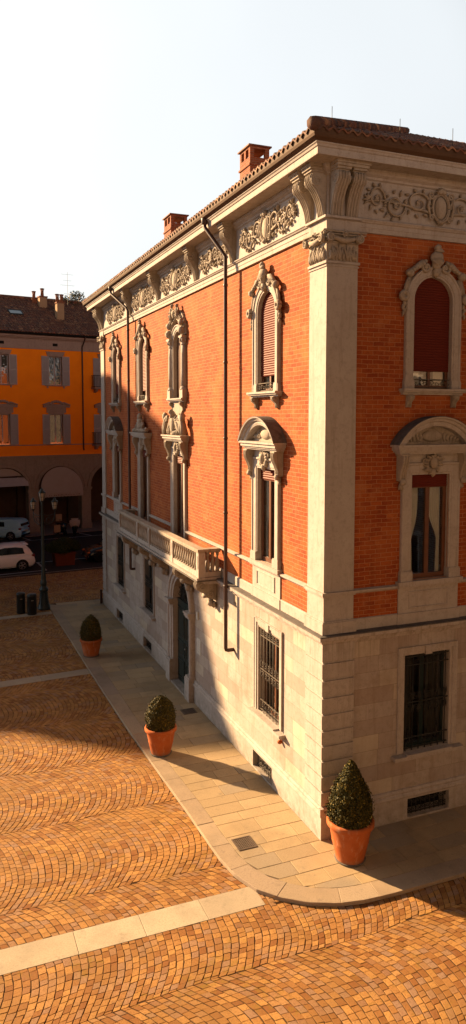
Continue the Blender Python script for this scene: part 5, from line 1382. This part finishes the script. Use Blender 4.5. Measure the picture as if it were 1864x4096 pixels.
ochim(3.02, 2.1, .58, 18.95, 2); ochim(2.3, 4.2, .62, 19.65, 1); ochim(1.85, 5.0, .4, 19.5, 1, 'chimney')
def skylight(x, y, wx, wy):
    o = MB(); z = roofz(y); tn = math.tan(R(29))
    o.add([(x - wx, y, z + .12), (x + wx, y, z + .12), (x + wx, y + wy, z + .12 + wy * tn), (x - wx, y + wy, z + .12 + wy * tn)], [(0, 1, 2, 3)]); sk = o.build('skylight', 'bluepanel', orf)
    o = MB()
    for a, b2, c1, d1 in ((x - wx - .06, x - wx, y, y + wy), (x + wx, x + wx + .06, y, y + wy), (x - wx - .06, x + wx + .06, y - .06, y), (x - wx - .06, x + wx + .06, y + wy, y + wy + .06)):
        o.add([(a, c1, z + (c1 - y) * tn), (b2, c1, z + (c1 - y) * tn), (b2, d1, z + (d1 - y) * tn), (a, d1, z + (d1 - y) * tn), (a, c1, z + (c1 - y) * tn + .15), (b2, c1, z + (c1 - y) * tn + .15), (b2, d1, z + (d1 - y) * tn + .15), (a, d1, z + (d1 - y) * tn + .15)], [(0, 1, 5, 4), (1, 2, 6, 5), (2, 3, 7, 6), (3, 0, 4, 7), (4, 5, 6, 7)])
    o.build('skylight_frame', 'iron', sk)
skylight(-.45, 2.1, .48, .62); skylight(-1.4, 4.3, .1, .15)
# awnings in the arches
def awning(c_, full, z0, z1):
    p = MB(); r = 1.70; d = .12
    pts = [(c_ + r * math.cos(R(a)), 3.44 + r * math.sin(R(a))) for a in range(0, 181, 10)]
    pts = [q for q in pts if q[1] >= z0]
    if full:
        pts = [(c_ + r, z0)] + pts + [(c_ - r, z0)]
        vs = [(x, -.05 - (5.15 - z) * .22, z) for x, z in pts]; p.add(vs, [tuple(range(len(vs)))])
        a = p.build('awning', 'awning', ob); o = MB(); n = 24; yb = -.05 - (5.15 - z0) * .22
        vs = [(c_ - r + 2 * r * i / n, yb - .01, z0) for i in range(n + 1)] + [(c_ - r + 2 * r * i / n, yb - .01, z0 - .30 + .03 * (i % 2)) for i in range(n + 1)]
        o.add(vs, [(i, i + 1, n + 2 + i, n + 1 + i) for i in range(n)]); o.build('valance', 'awning', a)
        o = MB()
        rr = random.Random(4); x = c_ - r + .35
        while x < c_ + r - .25:     # illegible lettering on the valance, as in the photograph
            hgt = rr.choice([.09, .12, .15]); o.b(x, x + .03, -yb + .015, -yb + .02, z0 - .22, z0 - .22 + hgt)
            if rr.random() > .5: o.b(x + .03, x + .09, -yb + .015, -yb + .02, z0 - .22 + hgt * .5, z0 - .195 + hgt * .5)
            x += rr.choice([.14, .17, .26])
        o.build('valance_lettering', 'wood', a)
    else:
        vs = [(c_ - r, -.25, z0), (c_ + r, -.25, z0), (c_ + r, .1, z1), (c_ - r, .1, z1)]; p.add(vs, [(0, 1, 2, 3)]); a = p.build('awning', 'shutter', ob)
        o = MB(); q_ = [(x, z) for x, z in arc(c_, 3.44, 1.70, 0, 180, 18) if z >= z1]; o.add([(x, .12, z) for x, z in q_], [tuple(range(len(q_)))]); o.build('arch_panel', 'awning', a)
awning(AC[6], True, 3.10, 0); awning(AC[5], False, 3.78, 4.42)
o = MB(); o.add([(-26, -1.5, .004), (16, -1.5, .004), (16, 4, .004), (-26, 4, .004)], [(0, 1, 2, 3)]); o.T = Matrix.Identity(4)
sw_ = MB(); sw_.T = Matrix.Translation(OR) @ Matrix.Rotation(OA, 4, 'Z'); sw_.box(-26, 16, -1.6, 4, -.05, .05); structure(sw_.build('far_pavement', 'mauve'))

# ================================================================ buildings that shade the square (beyond the left edge) and across the street
def plain_house(name, label, outline, y0, y1, mat, loc=(0, 0, 0), rz=0, wins=()):
    p = empty(name, loc, rz, label, 'building'); o = MB(); o.prism(outline, 'y', y0, y1); o.build('wall', mat, p)
    for side_y, sgn, lst in wins:
        for x, z in lst:
            f = MB(); yy_ = side_y
            f.box(x - .62, x + .62, yy_ - .06, yy_ + .06, z - .12, z + 2.0); q = f.build('window', 'stone', p)
            g2 = MB(); g2.box(x - .48, x + .48, yy_ - .075, yy_ + .075, z, z + 1.85); g2.build('pane', 'carglass', q)
    return p
plain_house('corner_house', 'tall gabled grey-beige house on the left side of the square, outside the picture',
            [(-40, -.1), (-10.3, -.1), (-10.3, 18.1), (-13.0, 19.0), (-16.4, 20.0), (-17.3, 18.9), (-18.9, 17.1), (-19.4, 15.9), (-20.2, 14.8), (-23.0, 14.3), (-23.7, 13.6), (-24.1, 12.9), (-26.5, 12.4), (-30, 10.5), (-40, 10)], 35, 43, 'far',
            wins=[(35, 1, [(x, z) for x in (-38, -35, -32, -29, -26, -23, -20, -17, -14, -11.6) for z in (2, 6.2)] + [(x, 10.4) for x in (-22, -20, -17, -14, -11.8)])])
plain_house('south_house', 'long grey-beige house behind the viewpoint on the near side of the street', [(-40, -.1), (45, -.1), (45, 15.5), (-40, 15.5)], -30, -15.0, 'far',
            wins=[(-15.0, 1, [(x * 3.2 - 38, z) for x in range(25) for z in (1.6, 5.4, 9.0)])])
# ================================================================ street lamp
def street_lamp():
    p = empty('street_lamp', (-2.79, 21.75, CZ), 0, 'tall dark green cast iron street lamp with three lanterns at the end of the pavement', 'street lamp')
    o = MB(); o.lathe([(.30, 0), (.31, .06), (.28, .10), (.27, .18), (.22, .26), (.19, .45), (.155, .80), (.16, .84), (.21, .88), (.22, .95), (.20, 1.0), (.15, 1.05), (.12, 1.12), (.15, 1.18), (.155, 1.3), (.13, 1.36), (.11, 1.42), (.12, 1.5), (.095, 1.7), (.08, 2.2), (.07, 3.4), (.055, 4.9), (.06, 4.93), (.05, 5.05), (.045, 5.12)], (0, 0, 0), 20)
    for k in range(8): a = k * math.pi / 4; o.tube([(.26 * math.cos(a), .26 * math.sin(a), .12), (.2 * math.cos(a), .2 * math.sin(a), .4), (.165 * math.cos(a), .165 * math.sin(a), .8)], .02, 5)
    o.build('post', 'lamppost', p)
    def lantern(x, y, z, s=1.0):
        o = MB(); n = 6
        f = [(.085 * s, 0), (.155 * s, .36 * s)]
        o.lathe(f, (x, y, z), n, True); 
        for k in range(len(o.sm)): o.sm[k] = False
        g_ = o.build('lantern', 'lampglass', p)
        o = MB()
        for k in range(n): a = 2 * math.pi * k / n; o.tube([(x + .088 * s * math.cos(a), y + .088 * s * math.sin(a), z), (x + .16 * s * math.cos(a), y + .16 * s * math.sin(a), z + .36 * s)], .011 * s, 4)
        o.lathe([(.03, -.10 * s), (.05, -.06 * s), (.095 * s, -.02 * s), (.095 * s, .012)], (x, y, z), n)
        o.lathe([(.175 * s, .35 * s), (.175 * s, .375 * s), (.07 * s, .46 * s), (.075 * s, .50 * s), (.03 * s, .55 * s), (.012, .60 * s)], (x, y, z), n)
        o.lathe([(.128 * s, .17 * s), (.128 * s, .19 * s)], (x, y, z), n, False)
        o.build('lantern_frame', 'lamppost', g_)
    lantern(0, 0, 5.14, 1.05)
    o = MB()
    for ang in (10, 125):
        a = R(ang); ca, sa = math.cos(a), math.sin(a); r = .60
        def Q(rr, z): return (rr * ca, rr * sa, z)
        o.tube([Q(.04, 4.15), Q(.25, 4.0), Q(.5, 4.12), Q(.60, 4.38), Q(.60, 4.62)], .022, 7)
        o.tube([Q(.30 + .11 * math.cos(t), 4.22 + .11 * math.sin(t)) for t in [i * .45 for i in range(15)]], .014, 6)
        o.tube([Q(.04, 4.5), Q(.3, 4.42), Q(.58, 4.5)], .014, 6)
    o.build('arms', 'lamppost', p)
    for ang in (10, 125): a = R(ang); lantern(.60 * math.cos(a), .60 * math.sin(a), 4.72, .95)
street_lamp()
# litter bins
def litter_bin(x, y, label, r, h):
    p = empty('litter_bin', (x, y, CZ), 0, label, 'litter bin', 'black litter bins by the street lamp')
    o = MB(); o.lathe([(r * .96, 0), (r, .03), (r, h - .08), (r * 1.03, h - .07), (r * 1.03, h - .02), (r * .98, h)], (0, 0, 0), 24); o.build('body', 'bin', p)
    o = MB(); o.lathe([(r * .98, 0), (r * .9, .03), (.01, .05)], (0, 0, h), 24); o.build('lid', 'bin', p)
    o = MB(); o.box(-.05, .05, -r - .015, -r + .01, h - .25, h - .22); o.build('slot', 'rim', p)
litter_bin(-3.88, 21.40, 'left one of the two black cylindrical bins near the lamp post', .195, .93)
litter_bin(-3.44, 20.98, 'right one of the two black bins, nearer the lamp post and slightly wider', .215, .92)

# ================================================================ planter with bush
pl = empty('planter_box', (-.19, 32.05, -.075), R(4), 'rusty square planter box with a wide dark bush on the car park edge', 'planter')
o = MB(); o.prism([(-.56, 0), (.56, 0), (.62, .74), (-.62, .74)], 'y', -.45, .45); o.box(-.66, .66, -.49, .49, .70, .78)
for x in (-.4, 0, .4): o.box(x - .02, x + .02, -.47, -.44, .05, .70)
o.build('box', 'planter', pl)
o = MB(); o.tube([(0, 0, .6), (.05, 0, 1.2)], .04, 6); o.tube([(0, 0, .7), (-.4, 0, 1.2)], .025, 6); o.tube([(0, 0, .7), (.4, 0, 1.2)], .025, 6); o.build('stems', 'wood', pl)
def bush(rnd):
    lobes = ((-.45, 0, 1.12, .48), (.05, 0, 1.25, .55), (.5, .05, 1.15, .46), (-.1, -.25, 1.0, .45), (.75, 0, 1.05, .3), (-.8, 0, 1.1, .3))
    x, y, z, r = lobes[rnd.randint(6)]; v_ = Vector((rnd.normal(), rnd.normal(), rnd.normal())).normalized(); k = r * rnd.uniform(.75, 1.08)
    return (x + v_.x * k, y + v_.y * k * .9, z + v_.z * k * .8), tuple(v_)
leaf_cloud('foliage', 9000, bush, .05, 'darkleaf', pl, 11)

# ================================================================ cars
def car(name, label, loc, rz, paint, L_=4.1, hh=1.45, kind='hatch'):
    p = empty(name, loc, rz, label, 'car'); hw = .86
    # side outline, rear at x=0, front at x=L
    lo = [(.12, .30), (.04, .45), (.0, .62), (.05, .80), (.12, .92)]
    deck = [(.16, .95)]
    belt = .90
    body = [(.10, .22), (.02, .42), (.0, .60), (.05, .78), (.12, .90), (.9, .93), (2.0, .93), (2.9, .92), (3.4, .86), (3.8, .76), (L_ - .03, .62), (L_, .45), (L_ - .08, .24)]
    def sect(o, pts_side, yfun):
        pass
    o = MB(); n = 34; vs = []; ring = 12
    def top(x):
        xs_ = [q[0] for q in body]; zs2 = [q[1] for q in body]
        return float(np.interp(x, xs_[3:], zs2[3:])) if x > .05 else .6 + x * 3.6
    xs_ = [0, .03, .08, .15, .3, .5, .8, 1.1, 1.5, 2, 2.5, 2.9, 3.2, 3.5, 3.75, 3.92, 4.03, L_]
    for x in xs_:
        e = 1.0 - .16 * max(0, 1 - x / .35) ** 2 - .22 * max(0, 1 - (L_ - x) / .6) ** 2; w_ = hw * e; zt = top(x) if x > .08 else (.66 + x * 2); zb = .20 + .16 * max(0, 1 - x / .2) + .08 * max(0, 1 - (L_ - x) / .3)
        zm = (zb + zt) / 2
        vs += [(x, -w_ * .9, zb), (x, -w_ * .985, zb + .1), (x, -w_, zm), (x, -w_ * .97, zt - .10), (x, -w_ * .88, zt), (x, 0, zt + .03), (x, w_ * .88, zt), (x, w_ * .97, zt - .10), (x, w_, zm), (x, w_ * .985, zb + .1), (x, w_ * .9, zb), (x, 0, zb)]
    fs = [(i * ring + k, i * ring + (k + 1) % ring, (i + 1) * ring + (k + 1) % ring, (i + 1) * ring + k) for i in range(len(xs_) - 1) for k in range(ring)]
    fs += [tuple(range(ring)), tuple((len(xs_) - 1) * ring + k for k in range(ring))[::-1]]
    o.smooth = True; o.add(vs, fs)
    # cabin
    cab = [(.10, .90), (.28, 1.18), (.50, hh - .06), (.85, hh), (1.6, hh), (2.2, hh - .08), (2.95, .92)]
    if kind == 'van': cab = [(.06, .9), (.12, 1.3), (.25, hh - .05), (.5, hh), (1.8, hh), (2.4, hh - .05), (3.1, .92)]
    vs = []
    for x, z in cab:
        t = (z - .9) / (hh - .9); w_ = hw * (.93 - .17 * t)
        vs += [(x, -hw * .9, .88), (x, -w_ * 1.0, z - .02), (x, -w_ * .86, z + .02), (x, 0, z + .045), (x, w_ * .86, z + .02), (x, w_, z - .02), (x, hw * .9, .88)]
    o.add(vs, [(i * 7 + k, i * 7 + k + 1, (i + 1) * 7 + k + 1, (i + 1) * 7 + k) for i in range(len(cab) - 1) for k in range(6)])
    if kind == 'hatch': o.box(.36, .62, -.55, .55, hh - .03, hh + .015)
    bd = o.build('body', paint, p)
    # wheel arches and wheels
    for x in (.78, L_ - .78):
        for s_ in (-1, 1):
            o = MB(); o.T = Matrix.Translation((x, s_ * (hw - .10), .31)) @ Matrix.Rotation(R(90), 4, 'X'); o.lathe([(.365, -.118), (.365, .118)], (0, 0, 0), 24); o.build('wheel_arch', 'tyre', p)
            o = MB(); o.T = Matrix.Translation((x, s_ * (hw - .09), .31)) @ Matrix.Rotation(R(90), 4, 'X'); o.lathe([(.22, -.115), (.30, -.115), (.315, -.08), (.315, .08), (.30, .115), (.22, .115)], (0, 0, 0), 24); wl_ = o.build('wheel', 'tyre', p)
            o = MB(); o.T = Matrix.Translation((x, s_ * (hw + .025), .31)) @ Matrix.Rotation(R(90), 4, 'X')
            rg = [(.205 * math.cos(a), .205 * math.sin(a), 0) for a in [2 * math.pi * i / 20 for i in range(21)]]; o.tube(rg, .014, 5)
            for k in range(5): a = k * 2 * math.pi / 5; o.tube([(0, 0, 0), (.2 * math.cos(a + .12), .2 * math.sin(a + .12), 0)], .018, 5); o.tube([(0, 0, 0), (.2 * math.cos(a - .12), .2 * math.sin(a - .12), 0)], .018, 5)
            o.lathe([(.05, -.02), (.05, .02)], (0, 0, 0), 10); o.build('rim', 'tyre' if paint == 'carblack' else 'rim', wl_)
    # glazing set just proud of the cabin
    def wy(z, x=None): t = (z - .9) / (hh - .9); return hw * (.93 - .17 * t)
    for s_ in (-1, 1):
        o = MB(); P = [(.62, 1.0), (.72, hh - .16), (1.1, hh - .10), (1.75, hh - .10), (2.2, hh - .18), (2.72, .98)]
        if kind == 'van': P = [(1.3, 1.0), (1.35, hh - .16), (2.3, hh - .16), (2.8, 1.0)]
        vs = [(x, s_ * ((hw * .9) * (1 - (z - .88) / (hh - .9)) + (hw * .78) * ((z - .88) / (hh - .9)) + .012), z) for x, z in P]
        o.add(vs, [tuple(range(len(P)))]); o.build('side_window', 'carglass', p)
    o = MB(); a = (.125, 1.02) if kind != 'van' else (.06, 1.05); b2 = (.42, hh - .10) if kind != 'van' else (.17, hh - .14)
    o.add([(a[0] - .015, -.66, a[1]), (a[0] - .015, .66, a[1]), (b2[0] - .02, .56, b2[1]), (b2[0] - .02, -.56, b2[1])], [(0, 1, 2, 3)]); o.build('rear_window', 'carglass', p)
    o = MB(); o.add([(2.86, -.68, .99), (2.86, .68, .99), (2.32, .58, hh - .09), (2.32, -.58, hh - .09)], [(0, 1, 2, 3)]); o.build('windscreen', 'carglass', p)
    for s_ in (-1, 1):
        o = MB(); o.blob((.12, s_ * .70, .86), (.13, .14, .09), 10, 7); o.build('tail_light', 'redlight', p)
        o = MB(); o.blob((L_ - .16, s_ * .60, .62), (.13, .15, .07), 10, 7); o.build('headlight', 'amber' if paint == 'carblack' else 'rim', p)
    o = MB(); o.box(-.02, .02, -.7, .7, .30, .42); o.build('bumper_trim', 'tyre', p)
    o = MB(); o.box(-.035, .0, -.26, .26, .62, .73); o.build('number_plate', 'paper', p)
    return p
car('parked_car', 'white hatchback parked in the nearer bay, its rear end and one wheel in view', (-2.05, 32.0, -.074), R(180 + 5), 'carwhite', hh=1.50)
car('parked_car', 'pale blue white hatchback parked beyond the hatchback, seen from behind', (-1.25, 42.6, -.074), R(180 - 32), 'carblue', hh=1.50, kind='van')
car('parked_car', 'black car with an orange-glinting headlight half hidden by the brick palazzo', (5.25, 32.9, -.074), R(180 + 4), 'carblack', hh=1.38)
# ================================================================ scooters outside the arcade
def scooter(x, y, rz, label, shield=True):
    p = empty('scooter', (x, y, -.04), rz, label, 'scooter', 'scooters parked outside the arcade')
    o = MB(); o.blob((-.35, 0, .55), (.42, .17, .22), 12, 8); o.blob((.45, 0, .62), (.1, .22, .34), 12, 8); o.box(-.1, .42, -.16, .16, .26, .33); o.tube([(.45, 0, .6), (.38, 0, 1.02)], .04, 8); o.build('body', 'carblack', p)
    o = MB(); o.blob((-.3, 0, .80), (.38, .14, .07), 12, 6); o.build('seat', 'tyre', p)
    for wx in (-.55, .62): o = MB(); o.T = Matrix.Translation((wx, 0, .22)) @ Matrix.Rotation(R(90), 4, 'X'); o.lathe([(.12, -.05), (.20, -.05), (.22, 0), (.20, .05), (.12, .05)], (0, 0, 0), 18); o.build('wheel', 'tyre', p)
    o = MB(); o.tube([(.36, -.33, 1.02), (.40, 0, 1.04), (.36, .33, 1.02)], .018, 6); o.build('handlebar', 'iron', p)
    for s_ in (-1, 1): o = MB(); o.tube([(.38, s_ * .22, 1.03), (.4, s_ * .3, 1.2)], .008, 4); o.blob((.4, s_ * .3, 1.23), (.02, .06, .04)); o.build('mirror', 'iron', p)
    if shield:
        o = MB(); n = 8; vs = []
        for z, w_, dx in ((.62, .26, .50), (.85, .38, .56), (1.1, .40, .50), (1.30, .28, .40)): vs += [(dx - .10 * (2 * i / n - 1) ** 2, w_ * (2 * i / n - 1), z) for i in range(n + 1)]
        q = len(vs); vs += [(v_[0] - .02, v_[1], v_[2]) for v_ in vs]
        f1 = [(j * (n + 1) + i, j * (n + 1) + i + 1, (j + 1) * (n + 1) + i + 1, (j + 1) * (n + 1) + i) for j in range(3) for i in range(n)]
        o.smooth = True; o.add(vs, f1 + [tuple(a + q for a in f) for f in f1]); o.build('windshield', 'awning', p)
scooter(2.45, 43.2, R(-95), 'scooter with a pale beige windshield, standing under the awning')
scooter(1.45, 43.3, R(-70), 'dark scooter without windshield beside the pale-shielded one', False)
# menu boards by the arcade
def board(x, y, z0, z1, label):
    p = empty('menu_board', (x, y, -.04), R(8), label, 'menu board', 'pale boards outside the cafe arch'); o = MB(); o.box(-.24, .24, -.015, .015, z0, z1); o.build('panel', 'cream', p)
    o = MB()
    for s_ in (-1, 1): o.tube([(s_ * .2, .0, 0), (s_ * .2, 0, z1)], .015, 5); o.tube([(s_ * .2, .35, 0), (s_ * .2, .02, z1)], .015, 5)
    o.build('legs', 'iron', p)
board(.95, 41.9, .45, 1.0, 'lower pale board outside the arch, just left of the scooters')
board(1.5, 44.6, .9, 1.45, 'higher pale board standing deeper under the awning')
# round bush and aerial showing behind the eaves
t = empty('roof_terrace_tree', (4.2, 52, 0), 0, 'sparse dark tree top showing above the orange building roof', 'tree')
o = MB(); o.tube([(0, 0, -.1), (.2, 0, 10), (.1, .1, 18.4)], [.3, .2, .08], 8)
for k in range(6): a = k * 1.05; o.tube([(.15, 0, 16.5 + .3 * k), (1.0 * math.cos(a), 1.0 * math.sin(a), 18.3 + .25 * k)], [.06, .02], 5)
o.build('trunk', 'wood', t)
def crown(rnd):
    v_ = Vector((rnd.normal(), rnd.normal(), rnd.normal())).normalized(); lob = ((-.7, 0, 18.9, .75), (.4, .3, 19.4, .8), (1.0, 0, 18.7, .7), (-.1, 0, 18.4, .9)); x, y, z, r = lob[rnd.randint(4)]; k = r * rnd.uniform(.4, 1.1)
    return (x + v_.x * k, y + v_.y * k, z + v_.z * k * .7), tuple(v_)
leaf_cloud('crown', 2200, crown, .08, 'darkleaf', t, 21)
o = MB(); o.tube([(0, 0, 14), (0, 0, 21.3)], .012, 5)
for z, w_ in ((21.1, .5), (20.6, .35), (20.2, .6), (19.5, .3)): o.tube([(-w_, 0, z), (w_, .1, z)], .007, 4)
ae = o.build('aerial', 'iron'); ae.location = (3.4, 50, -.2); tag(ae, 'thin rooftop aerial rising behind the orange building', 'aerial')
